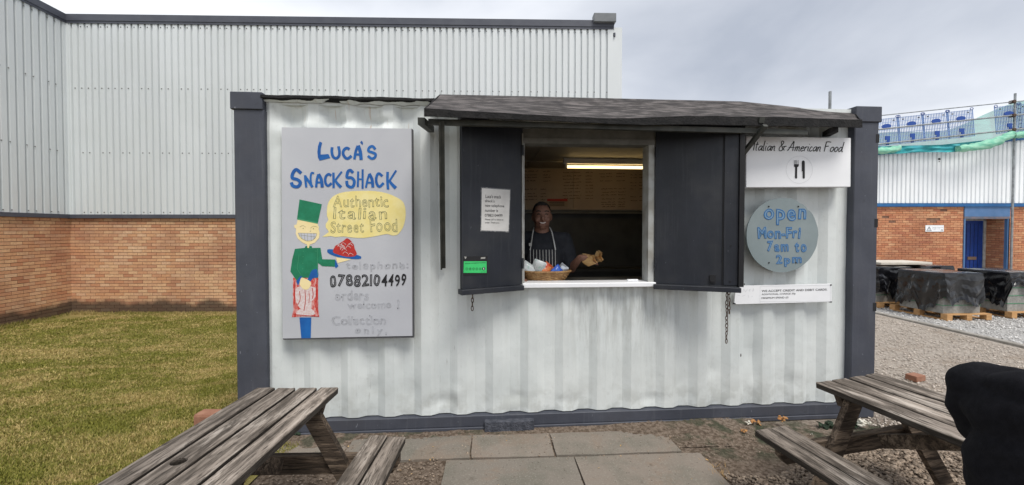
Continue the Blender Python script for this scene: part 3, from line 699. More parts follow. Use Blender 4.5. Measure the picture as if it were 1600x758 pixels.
# interior lining
CEI = 2.41
MB().box(.1, CL-.1, 2.30, 2.37, .15, 1.83).build('lining_lower', M['dim'], CT)
MB().box(.1, 4.9, 2.305, 2.37, 1.835, CEI).build('lining_upper', M['cheek'], CT)
MB().box(.075, .1, .11, 2.37, .15, CEI).build('lining_side', M['dim'], CT)
MB().box(CL-.1, CL-.075, .11, 2.37, .15, CEI).build('lining_side', M['dim'], CT)
MB().box(.1, H0-.004, .11, .125, .15, CEI).box(H1+.004, CL-.1, .11, .125, .15, CEI).box(H0-.004, H1+.004, .11, .125, .15, HZ0-.04).box(H0-.004, H1+.004, .121, .125, HZ1, CEI).build('lining_front', M['dim'], CT)
uj = [.1, 1.22, 2.44, 3.66, CL-.1]; vj = [.11, 1.70, 2.37]
for i in range(4):
    for j in range(2):
        MB().box(uj[i]+.004, uj[i+1]-.004, vj[j]+.004, vj[j+1]-.004, CEI, CEI+.012).build('ceiling_panel', M['cheek'], CT)
for a in uj[1:-1]: MB().box(a-.018, a+.018, .13, 2.30, CEI-.007, CEI-.001).build('ceiling_batten', M['cheek'], CT)
MB().box(.11, CL-.11, vj[1]-.02, vj[1]+.02, CEI-.018, CEI-.008).build('ceiling_batten', M['cheek'], CT)
MB().box(H0-.25, H1+.3, .13, .50, HZ0-.055, HZ0-.015).build('counter', M['dim'], CT)
MB().box(.9, 4.6, 1.95, 2.29, 1.02, 1.06).box(.9, 4.6, 2.0, 2.27, .16, 1.015).build('back_counter', M['dim'], CT)
MB().box(2.2, 4.1, 2.22, 2.295, 1.79, 1.815).build('rear_shelf', M['frame_dark'], CT)
# canopy: felt roof with sagging fascia
def canopy():
    n = 40; F0, F1 = (663, 170), (1345, 186)
    topm, fas, und = MB(), MB(), MB(); rows = 7
    for i in range(n+1):
        t = i/n; px = 663+(1345-663)*t
        yt = np.interp(px, [663, 760, 870, 945, 1010, 1060, 1180, 1345], [169, 175, 181, 185, 184, 181, 182, 187])+1.0*mnoise.noise(Vector((px*.03, 0, 0)))
        yb = np.interp(px, [663, 760, 870, 945, 1010, 1060, 1180, 1345], [182, 186, 190, 194, 196, 195, 197, 200])+1.2*mnoise.noise(Vector((px*.09, 4, 0)))
        v = -.50+.27*t
        ut, zt = fac(px, yt, v); ub, zb = fac(px, yb, v)
        pxb = np.interp(px, [663, 1345], [687, 1336]); yk = np.interp(pxb, [687, 760, 1158, 1230, 1297, 1334], [147.5, 149, 158.5, 166, 174, 176])
        uk, zk = fac(pxb, yk, .05)
        for j in range(rows):
            s_ = j/(rows-1); sag = -.012*math.sin(math.pi*s_)+.010*mnoise.noise(Vector((ut*3, s_*2, 2)))*math.sin(math.pi*s_)
            topm.v.append((ut+(uk-ut)*s_, v+(.05-v)*s_, zt+(zk-zt)*s_+sag))
        topm.v.append((uk, .25, zk-.01))
        fas.v += [(ut, v, zt), (ut, v-.012, zt-.004), (ub, v-.014, zb), (ub, v+.006, zb+.002)]
        und.v += [(ub, v+.004, zb+.012), (uk, .03, zk-.045), (ub, v+.003, zb+.004)]
    r = rows+1
    topm.f = [(i*r+j, (i+1)*r+j, (i+1)*r+j+1, i*r+j+1) for i in range(n) for j in range(r-1)]
    fas.f = [(i*4+j, i*4+j+1, (i+1)*4+j+1, (i+1)*4+j) for i in range(n) for j in range(3)]+[(0, 1, 2, 3), (n*4+3, n*4+2, n*4+1, n*4)]
    und.f = [(i*3, i*3+1, (i+1)*3+1, (i+1)*3) for i in range(n)]
    cp = topm.build('canopy', M['felt'], CT, smooth=50)
    fas.build('fascia', M['felt_dark'], cp, smooth=40); und.build('soffit', mat('soffit_board', (.05, .05, .045), (.09, .09, .08), 6, .8), cp)
    # gable ends
    for i in (0, n):
        a = Vector(topm.v[i*r]); b = Vector(topm.v[i*r+rows-1]); c = Vector(und.v[i*3]); d = Vector(und.v[i*3+1]); e_ = .006 if i == 0 else -.006
        MB().add([a, b, d, c, a+Vector((e_, 0, 0)), b+Vector((e_, 0, 0)), d+Vector((e_, 0, 0)), c+Vector((e_, 0, 0))], [(0, 1, 2, 3), (4, 7, 6, 5), (0, 4, 5, 1), (1, 5, 6, 2), (2, 6, 7, 3), (3, 7, 4, 0)]).build('end_cheek', M['felt_dark'], cp)
    return cp
canopy_o = canopy()
# struts and square tube under the canopy
a = fac(687, 190, -.44); b = fac(690, 420, .02)
MB().bar((a[0], -.44, a[1]), (b[0], .015, b[1]), .034, .012, up=(1, 0, 0)).bar((a[0]+.016, -.44, a[1]+.005), (b[0]+.016, .02, b[1]+.005), .006, .03, up=(1, 0, 0)).build('canopy_strut', M['iron'], CT)
a = fac(1196, 196, -.34); b = fac(1139, 268, .02)
MB().bar((a[0], -.34, a[1]), (b[0], .02, b[1]), .036, .022).build('canopy_strut', M['iron'], CT)
a = fac(1345, 196, -.25)
MB().bar((CL-.45, .02, 2.36), (CL-.62, -.24, 2.33), .05, .04).build('canopy_bearer', M['felt_dark'], CT)
a = fac(661, 188, -.46)
MB().bar((a[0]-.01, -.47, a[1]-.008), (a[0]-.01, .02, a[1]+.06), .045, .045).build('canopy_bearer', M['iron'], CT)
MB().bar((fac(668, 190, -.44)[0], -.40, a[1]+.005), (fac(1290, 190, -.3)[0]-.1, -.24, a[1]+.02), .035, .035).build('canopy_bearer', M['iron'], CT)
a = fac(1190, 190, -.30)
MB().bar((a[0]-.01, -.32, a[1]+.005), (a[0]-.01, .02, a[1]+.09), .04, .04).build('canopy_bearer', M['iron'], CT)

# shutters ----------------------------------------------------------
def shutter(hx, ang, wd, side, lipz):
    """panel swings about the hinge; local +x runs outwards from the hinge"""
    f = MB()
    sgn = -1 if side == 'L' else 1
    # local frame: x outwards (0..wd), y away from the viewer
    sh = MB().box(0, wd*sgn, 0, .012, HZ0-.005, HZ1+.065) if sgn > 0 else MB().box(-wd, 0, 0, .012, HZ0-.005, HZ1+.065)
    o = sh.build('shutter', M['shutter'], CT); o.location = (hx, -.012, 0); o.rotation_euler.z = ang
    x0, x1 = (-wd, 0) if sgn < 0 else (0, wd)
    MB().box(x0-.01, x1-.01 if sgn < 0 else x1+.012, -.07 if sgn > 0 else -.045, .03, HZ0-lipz, HZ0-.008).build('shutter_ledge', M['shutter'], o, bevel=.003)
    MB().box(x0-.012, x1, -.05, .02, HZ1+.067, HZ1+.09).build('shutter_cap', M['shutter'], o, bevel=.003)
    if sgn > 0:
        MB().box(x1-.105, x1-.098, -.006, -.001, HZ0, HZ1+.06).build('seam', M['ink'], o)
        MB().box(x1-.098, x1, -.012, -.001, HZ0, HZ1+.064).build('edge_plate', M['shutter'], o, bevel=.003)
        MB().box(x1+.002, x1+.035, -.03, .05, HZ0-.006, HZ1+.09).build('edge_channel', M['ink'], o)
        MB().box(x1-.19, x1-.15, -.014, -.001, HZ0+.01, HZ0+.075).box(x1-.182, x1-.158, -.022, -.0145, HZ0+.02, HZ0+.034).build('latch', M['ink'], o)
        for zz in (HZ0+.16, HZ1-.1): MB().tube((0.004, -.01, zz-.04), (.004, -.01, zz+.04), .008).build('hinge', M['shutter'], o, smooth=40)
        for p, q in ((.03, .08), (.30, .06)): MB().tube((x1-.05, -.016, HZ0+p), (x1-.05, -.0125, HZ0+p), .006).build('bolt', M['ink'], o)
        MB().box(x1-.045, x1-.02, -.017, -.0125, HZ1+.035, HZ1+.047).build('chip', M['white'], o)
    else:
        MB().box(x0+.002, x0+.012, -.02, -.001, HZ0, HZ1+.06).build('edge_plate', M['shutter'], o)
        MB().box(-.008, -.001, -.01, -.001, HZ0, HZ1+.03).build('edge_strip', M['frame'], o)
        for zz in (HZ0+.16, HZ1-.1): MB().tube((-.004, -.012, zz-.04), (-.004, -.012, zz+.04), .008).build('hinge', M['shutter'], o, smooth=40)
    return o
SWL, SWR = .51, .585
shl = shutter(H0-.008, R(24), SWL, 'L', .045)     # swings towards the viewer on the left
shr = shutter(H1+.008, -R(22), SWR, 'R', .045)
bpy.context.view_layer.update()
def shutter_plane(o, hx, ang):
    p = PL.world(hx, -.012, 0); return Plane(p.x, p.y, PL.a+ang)
PSL = shutter_plane(shl, H0-.008, R(24))

# ================================================================== SIGNS
def sign_root(name, plane, px0, px1, py0, py1, off, label, cat, group=None):
    """returns (root, mapping f(px,py)->(x,z) local, w, h)"""
    u0, z1 = plane.hit((px0), (py0), off); u1, z0 = plane.hit(px1, py1, off)
    z0 = min(z0, plane.hit(px0, py1, off)[1]) if False else z0
    uc = (u0+u1)/2; p = plane.world(uc, off, z0)
    r = thing(name, p, plane.a, label, cat, group)
    def f(px, py):
        a, b = plane.hit(px, py, off); return (a-uc, b-z0)
    return r, f
def cpt(f, ox, oy, s): return lambda pts: [f(ox+p[0]/s, oy+p[1]/s) for p in pts]

# --- main painted board
off = -.03
r, f = sign_root('painted_board', PL, 442, 644, 199, 527, off, "large pale board painted with blue lettering and a chef in a tall green hat", 'sign')
tl, tr_, br_, bl = f(440, 199), f(643, 201), f(644.5, 525), f(441.5, 529)
MB().prism([tl, tr_, br_, bl], .001, .028).build('board', M['board'], r)
def rim(r, c, w_, m, name='edge_trim', y0=-.001, y1=.03):
    tl, tr_, br_, bl = c
    MB().prism([(tr_[0], tr_[1]), (tr_[0]+w_, tr_[1]-w_*.6), (br_[0]+w_, br_[1]-w_*.6), (br_[0], br_[1])], y0, y1).prism([(bl[0], bl[1]), (br_[0]+w_, br_[1]-w_*.6), (br_[0]+w_, br_[1]-w_*.6-w_*.7), (bl[0]+w_, bl[1]-w_)], y0, y1+.001).build(name, m, r)
rim(r, (tl, tr_, br_, bl), .010, M['edge_dark'])
PPM = 1/210.
m = MB(); q = cpt(f, 470, 215, 8.918); Wz = PPM/8.918
Y0 = -.0012
flat(m, q([(262,55),(298,72),(280,150),(276,238),(385,230),(412,285),(262,322),(238,270),(232,200),(240,120)]), Y0)
S_ = lambda pts, w_: ribbon(m, q(pts), (w_[0]*Wz, w_[1]*Wz) if isinstance(w_, tuple) else w_*Wz, Y0)
S_([(437,135),(432,200),(450,265),(490,290),(530,260),(540,200),(525,122)], 37)
S_([(680,165),(640,145),(600,175),(590,225),(615,275),(655,292),(708,255)], 38)
S_([(748,305),(765,200),(795,115)], 36); S_([(800,110),(830,200),(842,312)], 46); S_([(765,236),(835,236)], 32)
flat(m, q([(850,42),(826,68),(862,105),(868,75)]), Y0)
S_([(1040,165),(1000,122),(955,140),(945,188),(1000,208),(1042,232),(1030,278),(985,292),(935,255)], 36)
S_([(60,525),(66,600),(78,695)], 30); S_([(62,540),(110,610),(165,690)], 34); S_([(152,690),(138,570),(150,495),(186,498)], 26)
S_([(215,695),(225,590),(245,512)], 32); S_([(248,508),(288,590),(300,695)], 42); S_([(220,625),(290,625)], 28)
S_([(425,530),(385,510),(345,555),(345,630),(380,672),(430,635)], 34)
S_([(455,488),(458,704)], 32); S_([(572,474),(480,595)], 26); S_([(478,590),(510,640),(562,694)], (30, 44))
S_([(730,492),(690,455),(655,480),(645,555),(705,560),(745,605),(735,670),(700,692),(650,665),(640,602)], 40)
S_([(800,472),(795,690)], 28); S_([(862,443),(862,714)], 28); S_([(795,580),(862,580)], 20)
S_([(908,699),(930,590),(955,508)], 28); S_([(955,502),(995,590),(1005,696)], 40); S_([(920,628),(990,628)], 26)
S_([(1138,538),(1085,500),(1055,550),(1055,630),(1095,685),(1155,632)], 36)
S_([(1210,478),(1208,600),(1217,724)], 36); S_([(1330,458),(1235,605)], 28); S_([(1232,598),(1270,650),(1325,706)], (32, 50))
q = cpt(f, 430, 190, 4.213); Wz = PPM/4.213
S_([(172,340),(138,316),(116,342),(114,372),(146,382),(166,402),(150,428),(118,424),(106,400)], 21)
m.build('lettering', M['blue'], r)
# chef
q = cpt(f, 430, 360, 4.213); Wz = PPM/4.213
def art(mname, fn, name):
    global m
    m = MB(); fn(); return m.build(name, M[mname], r)
art('green', lambda: flat(m, q([(130,122),(195,115),(200,103),(240,103),(243,115),(298,115),(310,190),(395,192),(405,240),(310,236),(282,215),(282,314),(165,312),(145,337),(100,270),(112,190)]), -.0006), 'chef_jacket')
art('blue', lambda: flat(m, q([(395,190),(416,235),(400,250),(393,238)]), -.0011), 'painted_cuff')
art('blue', lambda: flat(m, q([(138,335),(170,298),(180,310),(150,364)]), -.0012), 'painted_cuff')
art('blue', lambda: flat(m, q([(275,256),(284,305),(250,315),(222,347),(208,336),(225,300),(240,266)]), -.0013, 3), 'painted_ladle')
art('blue', lambda: flat(m, q([(160,573),(238,573),(234,716),(172,712)]), -.0008), 'painted_leg')
art('blue', lambda: flat(m, q([(343,133),(352,124),(400,128),(470,145),(550,165),(567,178),(552,189),(480,186),(400,172),(350,150)]), -.0010, 3), 'painted_plate')
art('red', lambda: flat(m, q([(118,312),(284,312),(282,420),(284,520),(290,570),(200,566),(110,572),(120,520),(116,420)]), -.0005), 'apron_paint')
art('whitish', lambda: (flat(m, q([(150,372),(262,375),(268,430),(240,470),(236,520),(190,530),(150,495),(132,430)]), -.0007, 3), flat(m, q([(160,520),(235,515),(262,550),(215,562),(140,555)]), -.00075, 3)), 'apron_wear')
art('red_s', lambda: [ribbon(m, q(p), w_*Wz, -.0011) for p, w_ in (([(130,330),(128,420),(132,500)], 5), ([(160,400),(165,450),(150,490)], 4), ([(196,390),(200,460),(190,530)], 4), ([(245,380),(250,420),(246,450)], 5), ([(222,400),(226,440),(222,480)], 3), ([(120,552),(200,560),(288,566)], 4), ([(276,330),(270,430),(280,540)], 6))], 'apron_streaks')
art('red_s', lambda: (flat(m, q([(380,142),(395,105),(425,85),(455,65),(470,52),(490,60),(515,90),(525,125),(537,150),(525,170),(470,174),(410,158)]), -.0014, 2)), 'painted_pasta')
def pasta():
    for k in range(15):
        a, b = random.uniform(400, 505), random.uniform(75, 155)
        if b < 85 and not 440 < a < 490: continue
        ribbon(m, q([(a-14, b+10), (a-4, b-4), (a+10, b-1), (a+20, b+9)]), 2.4*Wz, -.0018)
art('whitish', pasta, 'pasta_strands')
art('skin_p', lambda: (flat(m, q([(170,316),(186,313),(230,335),(235,360),(215,388),(185,385),(162,355)]), -.0019, 3), flat(m, q([(400,178),(505,190),(425,212),(412,216)]), -.0011)), 'painted_hands')
q = cpt(f, 445, 300, 5.832); Wz = PPM/5.832
art('skin_p', lambda: flat(m, q([(118,250),(300,288),(305,310),(313,318),(308,336),(318,370),(312,420),(275,462),(228,480),(220,510),(207,510),(203,480),(160,460),(118,425),(100,380),(104,335),(88,325),(86,302),(108,296)]), -.0008), 'painted_face')
art('green', lambda: flat(m, q([(135,68),(338,112),(300,290),(112,245)]), -.0012), 'painted_hat')
art('green_l', lambda: ribbon(m, q([(116,246),(300,284)]), 12*Wz, -.0016, False), 'hat_band')
art('tooth', lambda: flat(m, q([(122,374),(292,378),(280,415),(250,440),(200,445),(160,425),(135,400)]), -.0012), 'painted_teeth')
def lines():
    for p in ([(122,374),(292,378)], [(122,374),(135,402),(160,428),(205,447),(252,440),(282,412),(292,378)], [(128,390),(200,400),(285,410)], [(150,376),(158,425)], [(178,376),(184,438)], [(208,377),(210,446)], [(240,378),(242,440)], [(266,378),(268,428)],
              [(138,318),(165,305),(192,320)], [(235,330),(262,312),(300,320)], [(236,345),(238,360),(226,358)]): ribbon(m, q(p), 2.2*Wz, -.0016)
    for a, b in ((168, 332), (262, 335)): flat(m, q([(a+5*math.cos(k), b+5*math.sin(k)) for k in np.linspace(0, 5.6, 8)]), -.0016)
art('ink_mid', lines, 'face_lines')
def lines():
    for p in ([(130,575),(122,640),(116,700),(150,755)], [(218,515),(290,516),(300,535),(298,640),(300,758)]): ribbon(m, q(p), 3*Wz, -.0016)
    for a, b in ((168,540),(168,590),(165,650),(163,700),(285,540)): flat(m, q([(a+4*math.cos(k), b+4*math.sin(k)) for k in np.linspace(0, 5.6, 8)]), -.0016)
art('green_l', lines, 'jacket_lines')
q = cpt(f, 500, 295, 9.47); Wz = PPM/9.47
art('yellow', lambda: flat(m, q([(35,710),(130,640),(90,580),(85,520),(125,460),(103,400),(110,250),(150,160),(230,90),(380,45),(620,30),(820,35),(1000,70),(1160,140),(1240,210),(1268,330),(1262,450),(1230,570),(1160,670),(1110,690),(1060,690),(990,670),(860,695),(650,728),(480,722),(350,705),(230,715),(160,700)]), -.0009, 2), 'speech_bubble')
def bx(f_, x0, x1, yb, yt, ox, oy, s):
    a = f_(ox+x0/s, oy+yb/s); b = f_(ox+x1/s, oy+yt/s); return (a[0], b[0], a[1], b[1])
def wr(body, b, mname, outline=True, lw=.022, wob=.05, y=-.0016, name='lettering', offset=0, root=None, ff=None, shear=0):
    mm = MB(); text_spread(mm, body, b, y, outline, lw, offset, wob, len(body)+int(b[2]*1000)); return mm.build(name, M[mname], root or r)
ZB = (500, 295, 9.47)
for body, b in (('Authentic', (195,1010,270,105)), ('Italian', (200,990,450,275)), ('Street', (160,650,655,480)), ('Food', (740,1145,635,440))):
    wr(body, bx(f, *b, *ZB), 'ink_mid', lw=.016)
ZB = (510, 400, 5.83)
wr('telephone:', bx(f, 180, 745, 140, 48, *ZB), 'ink_faint', lw=.012, wob=.06)
wr('0788210', bx(f, 30, 490, 283, 168, *ZB), 'ink', lw=.030, wob=.06)
wr('4499', bx(f, 505, 725, 278, 165, *ZB), 'ink', outline=False, wob=.06, offset=.02)
wr('orders', bx(f, 78, 385, 408, 312, *ZB), 'ink_faint', lw=.012, wob=.06)
wr('welcome', bx(f, 195, 590, 482, 408, *ZB), 'ink_faint', lw=.012, wob=.06)
wr('!', bx(f, 645, 680, 482, 395, *ZB), 'ink_faint', lw=.012, wob=.06)
wr('Collection', bx(f, 50, 540, 630, 540, *ZB), 'ink_faint', lw=.014, wob=.06)
wr('only.', bx(f, 262, 555, 728, 640, *ZB), 'ink_faint', lw=.012, wob=.06)
m = MB()
for a, b in ((70,242),(212,215),(212,258),(286,210),(286,256),(470,226),(262,90),(423,84),(548,92),(672,64),(140,372),(100,376),(245,455),(440,448),(650,476),(340,440),(250,580),(436,578),(396,545),(285,682),(150,600),(544,716)):
    c = f(510+a/5.83, 400+b/5.83); flat(m, [(c[0]+.0032*math.cos(k), c[1]+.0032*math.sin(k)) for k in np.linspace(0, 5.5, 8)], -.002)
m.build('letter_dots', M['ink'], r)

# --- light box sign, right
off = -.09
r, f = sign_root('lightbox_sign', PL, 1166, 1330, 213, 293, off, "white box sign reading Italian & American Food above a fork and knife symbol", 'sign')
c = [f(1166, 213), f(1330, 215.5), f(1329.5, 292), f(1166, 293)]
MB().prism([c[0], c[1], c[2], c[3]], .001, .085).build('sign_case', M['white'], r, bevel=.003)
GL = {
 'I': (.16, [[(.02, 1), (0, 0)]]),
 't': (.26, [[(.10, .9), (.06, .12), (.16, 0)], [(-.02, .60), (.22, .64)]]),
 'a': (.42, [[(.32, .46), (.14, .44), (.02, .2), (.09, .02), (.24, .16), (.34, .46), (.30, .1), (.40, 0)]]),
 'l': (.20, [[(.06, 1), (.02, .3), (.04, .02), (.12, .02)]]),
 'i': (.18, [[(.04, .48), (.01, .12), (.09, 0)], [(.07, .70), (.09, .74)]]),
 'n': (.36, [[(.03, .46), (0, 0)], [(.02, .25), (.14, .45), (.24, .42), (.21, .08), (.30, 0)]]),
 'm': (.52, [[(.03, .46), (0, 0)], [(.02, .25), (.13, .45), (.20, .40), (.17, 0)], [(.19, .25), (.30, .45), (.38, .4), (.36, .08), (.45, 0)]]),
 'e': (.34, [[(.03, .22), (.22, .30), (.22, .44), (.10, .44), (.0, .2), (.08, 0), (.27, .10)]]),
 'r': (.30, [[(.03, .46), (0, 0)], [(.02, .25), (.12, .44), (.24, .44)]]),
 'c': (.30, [[(.22, .40), (.12, .46), (0, .2), (.07, 0), (.25, .10)]]),
 'o': (.38, [[(.16, .46), (.02, .3), (.03, .05), (.15, 0), (.29, .2), (.28, .42), (.15, .46), (.10, .40)]]),
 'd': (.44, [[(.30, .44), (.14, .44), (.02, .2), (.08, .0), (.22, .12), (.32, .45)], [(.38, 1), (.32, .1), (.42, 0)]]),
 'A': (.60, [[(-.06, .02), (.12, .35), (.38, 1.0), (.40, .5), (.42, 0)], [(.0, .34), (.30, .38), (.52, .36)]]),
 'F': (.56, [[(.08, .98), (.02, 0)], [(.05, .97), (.28, 1.0), (.50, .97)], [(.04, .52), (.22, .54), (.36, .56)]]),
 '&': (.62, [[(.55, .06), (.35, .25), (.14, .80), (.20, 1.0), (.34, .92), (.28, .68), (.06, .35), (.06, .08), (.22, 0), (.40, .18), (.50, .45)], [(.36, .44), (.66, .48)]]),
 ' ': (.26, [])}
W = sum(GL[ch][0] for ch in 'Italian & American Food'); a = f(1177, 235.2); b = f(1317, 235.2); hgt = f(1250, 221.0)[1]-a[1]; sx = (b[0]-a[0])/W
m = MB(); cx = a[0]
for ch in 'Italian & American Food':
    wd, ss = GL[ch]
    for s_ in ss: ribbon(m, [(cx+(p[0]*sx)+.18*p[1]*hgt, a[1]+p[1]*hgt) for p in s_], .0066, -.0008, n=4)
    cx += wd*sx
m.build('lettering', M['ink'], r)
q = cpt(f, 1165, 205, 7.976); m = MB()
for a in (606, 621, 636, 654): ribbon(m, q([(a, 362), (a, 425)]), .0032, -.0008, False)
flat(m, q([(603,412),(662,412),(660,438),(642,452),(641,585),(632,592),(620,590),(614,580),(617,452),(604,438)]), -.0014)
flat(m, q([(700,500),(700,385),(706,370),(720,365),(733,372),(737,390),(737,580),(730,592),(716,590),(710,580),(710,502)]), -.0014)
m.build('fork_and_knife', M['ink'], r)
m = MB(); cc = [(668+164*math.cos(k), 480+170*math.sin(k)) for k in np.linspace(0, 2*math.pi, 49)]; ribbon(m, q(cc), .0014, -.0008, False); m.build('ring', mat('thin_grey', (.5, .51, .52)), r)

# --- round sign
off = -.055
cu, cz = PL.hit(1223, 367.5, off); rad = abs(PL.hit(1279, 367, off)[0]-PL.hit(1167, 367, off)[0])/2; radz = (PL.hit(1223, 309, off)[1]-PL.hit(1223, 425.5, off)[1])/2
r = thing('round_sign', PL.world(cu, off, cz-radz), PL.a, "round grey disc hand lettered in blue marker with opening hours", 'sign')
pts = []
for k in range(64):
    t = 2*math.pi*k/64; e = 1+(.004*random.uniform(-1, 1)); e = .975 if k in (8, 11) else e
    pts.append((rad*math.cos(t)*e, radz+radz*math.sin(t)*e))
MB().prism(pts, .001, .012).build('disc', M['grey_disc'], r)
def f(px, py):
    a, b = PL.hit(px, py, off); return (a-cu, b-cz+radz)
ZB = (1165, 300, 5.833)
for body, b, lw in (('open', (165,555,300,155), .022), ('Mon-Fri', (108,502,425,320), .026), ('7am', (195,392,545,445), .028), ('to', (448,555,550,455), .028), ('2pm', (275,510,680,570), .028)):
    bb = bx(f, *b, *ZB)
    wr(body, bb, 'blue_wash', outline=False, wob=.05, y=-.0006, offset=.012, name='letter_wash')
    wr(body, bb, 'blue_ink', lw=lw, wob=.05, offset=.012)
for a, b in ((210,132),(480,132),(212,645),(458,643)):
    c = f(1165+a/5.833, 300+b/5.833); MB().tube((c[0], -.004, c[1]), (c[0], .0005, c[1]), .0055, n=8).build('screw', M['ink'], r)
    MB().tube((c[0], .0125, c[1]), (c[0], .075, c[1]), .008, n=8).build('standoff', M['edge_dark'], r)

# --- card sign
off = -.02
r, f = sign_root('card_sign', PL, 1148, 1300, 443, 473, off, 'long white sign about credit and debit cards below the round sign', 'sign')
c = [f(1150, 447), f(1299.5, 443.5), f(1300, 471.5), f(1147.5, 475.5)]
MB().prism(c, .001, .014).build('panel', M['white'], r)
ZB = (1140, 435, 9.697)
def bxs(x0, x1, yb, yt): return bx(f, x0, x1, yb, yt, *ZB)
for body, b, sl_ in (('WE ACCEPT CREDIT AND DEBIT CARDS.', (485,1480,208,165), 0), ('ADDITIONAL CHARGE 30p', (485,1000,262,224), 0), ('MINIMUM SPEND £5', (485,890,312,280), 0)):
    mm = MB(); b_ = bxs(*b); text_fit(mm, body, b_, -.0006, False, 0, offset=.006 if 'WE' in body else 0, slope=.012); mm.build('lettering', M['ink'], r)
m = MB()
for p in ([(460,120),(1525,105)], [(460,350),(1525,345)], [(1532,110),(1532,350)], [(460,120),(460,380)]): ribbon(m, cpt(f, *ZB)(p), .0012, -.0006, False)
for k, p in enumerate(([(110,190),(135,150),(120,200)], [(200,200),(215,165),(240,200),(270,160)], [(290,190),(310,160),(300,200)], [(345,200),(360,155),(365,195)], [(120,250),(160,260)], [(190,270),(240,250)], [(280,250),(290,290)], [(330,280),(350,270)])): ribbon(m, cpt(f, *ZB)(p), .0014, -.0006)
m.build('ruled_lines', mat('pale_grey_line', (.46, .47, .48)), r)
for a, b in ((1535, 100), (1537, 358), (78, 382)):
    c = cpt(f, *ZB)([(a, b)])[0]; MB().box(c[0]-.006, c[0]+.006, -.002, .016, c[1]-.005, c[1]+.005).build('corner_clip', M['ink'], r)

# --- notice and hygiene sticker on the left shutter
off = -.004
r, f = sign_root('paper_notice', PSL, 752, 797, 294, 361, off, "white paper notice with the new telephone number taped to the left shutter", 'notice')
c = [f(753, 294), f(797, 297), f(794.5, 361.5), f(752, 360)]
cc = [(p[0]+a*.007, p[1]+b*.008) for p, (a, b) in zip(c, ((-1, 1), (1, 1), (1, -1), (-1, -1)))]
MB().prism(cc, .0015, .003).build('tape_border', mat('clear_tape', (.10, .105, .115), (.30, .30, .30), 60, .3, lo=.55, hi=.62), r)
MB().prism(c, .0, .001).build('sheet', M['paper'], r)
ZB = (715, 285, 4.594)
m = MB()
for body, b in (("Luca's snack", (200,312,112,92)), ("shack's", (197,265,142,124)), ('new telephone', (197,335,182,160)), ('number is', (197,290,212,192)), ('07882104499', (195,322,246,228)), ('Please call to place an', (197,328,276,262)), ('order. Thank you.', (197,300,298,284))):
    text_fit(m, body, bx(f, *b, *ZB), -.0006, False, 0, offset=.008)
m.build('lettering', M['ink'], r)
r, f = sign_root('rating_sticker', PSL, 723, 762, 401, 430, off, 'green food hygiene rating sticker low on the left shutter', 'sticker')
c = [f(723.5, 401), f(762, 400), f(761.5, 429), f(723, 431)]
MB().prism(c, .0015, .003).build('backing', M['ink'], r)
ZB = (715, 285, 4.594)
q = cpt(f, *ZB); cg = q([(45,567),(208,567),(208,650),(42,650)])
MB().prism(cg, .0, .0014).build('green_panel', M['lime'], r)
m = MB()
text_fit(m, 'FOOD HYGIENE RATING', bx(f, 55, 203, 586, 573, *ZB), -.0006, False, 0, offset=.02)
for k, ch in enumerate('01234'):
    cx, cz_ = q([(66+k*24, 621)])[0]; ribbon(m, [(cx+.0085*math.cos(t), cz_+.0085*math.sin(t)) for t in np.linspace(0, 2*math.pi, 17)], .0016, -.0006, False)
    text_fit(m, ch, (cx-.003, cx+.003, cz_-.0045, cz_+.0045), -.0006)
cx, cz_ = q([(187, 620)])[0]; flat(m, [(cx+.012*math.cos(t), cz_+.012*math.sin(t)) for t in np.linspace(0, 6.0, 18)], -.0007)
text_fit(m, 'VERY GOOD', bx(f, 168, 204, 646, 640, *ZB), -.0006)
m.build('lettering', M['ink'], r)
mm = MB(); text_fit(mm, '5', (cx-.0045, cx+.0045, cz_-.007, cz_+.007), -.0014, offset=.02); mm.build('rating_digit', M['white'], r)
m = MB(); flat(m, q([(48,532),(56,552),(66,535)]), -.0006 + .0015); flat(m, q([(168,538),(200,536),(198,548),(166,550)]), .0009); m.build('emblem', M['frame'], r)

# --- chains
def chain(px, y0, y1, off, label, n2=0):
    u0, z1 = PL.hit(px, y0, off); _, z0 = PL.hit(px, y1, off); p = PL.world(u0, off, z0)
    r = thing('chain', p, PL.a, label, 'chain', 'chains hanging below the shutters'); n = int((z1-z0)/.030)
    for half in (0, 1):
        pts = [(.0085*math.cos(t), 0, .019*math.sin(t)) for t in np.linspace(0, 2*math.pi, 11)[:-1]]
        if half: pts = [(0, a, c) for a, _, c in pts]
        me = MB().path(pts, .0032, 5, True).mesh('link', M['rust'], 60)
        for i in range(half, n, 2): link('link', me, r, (random.uniform(-.002, .002), 0, i*.030+.02), random.uniform(-.3, .3))
        if half == 0: me0 = me
    for i in range(n2):
        o = link('link', me0, r, (.018+random.uniform(-.003, .003), 0, (n-1-i)*.030+.01), random.uniform(0, 3))
    return r
chain(738, 447, 486, -.12, 'short rusty chain hanging under the left shutter')
chain(1136, 447, 537, -.12, 'long rusty chain hanging under the right shutter', 7)
for px, py in ((830, 508), (792, 602), (738, 641), (1083, 473), (1131, 487), (1012, 542)):
    pass

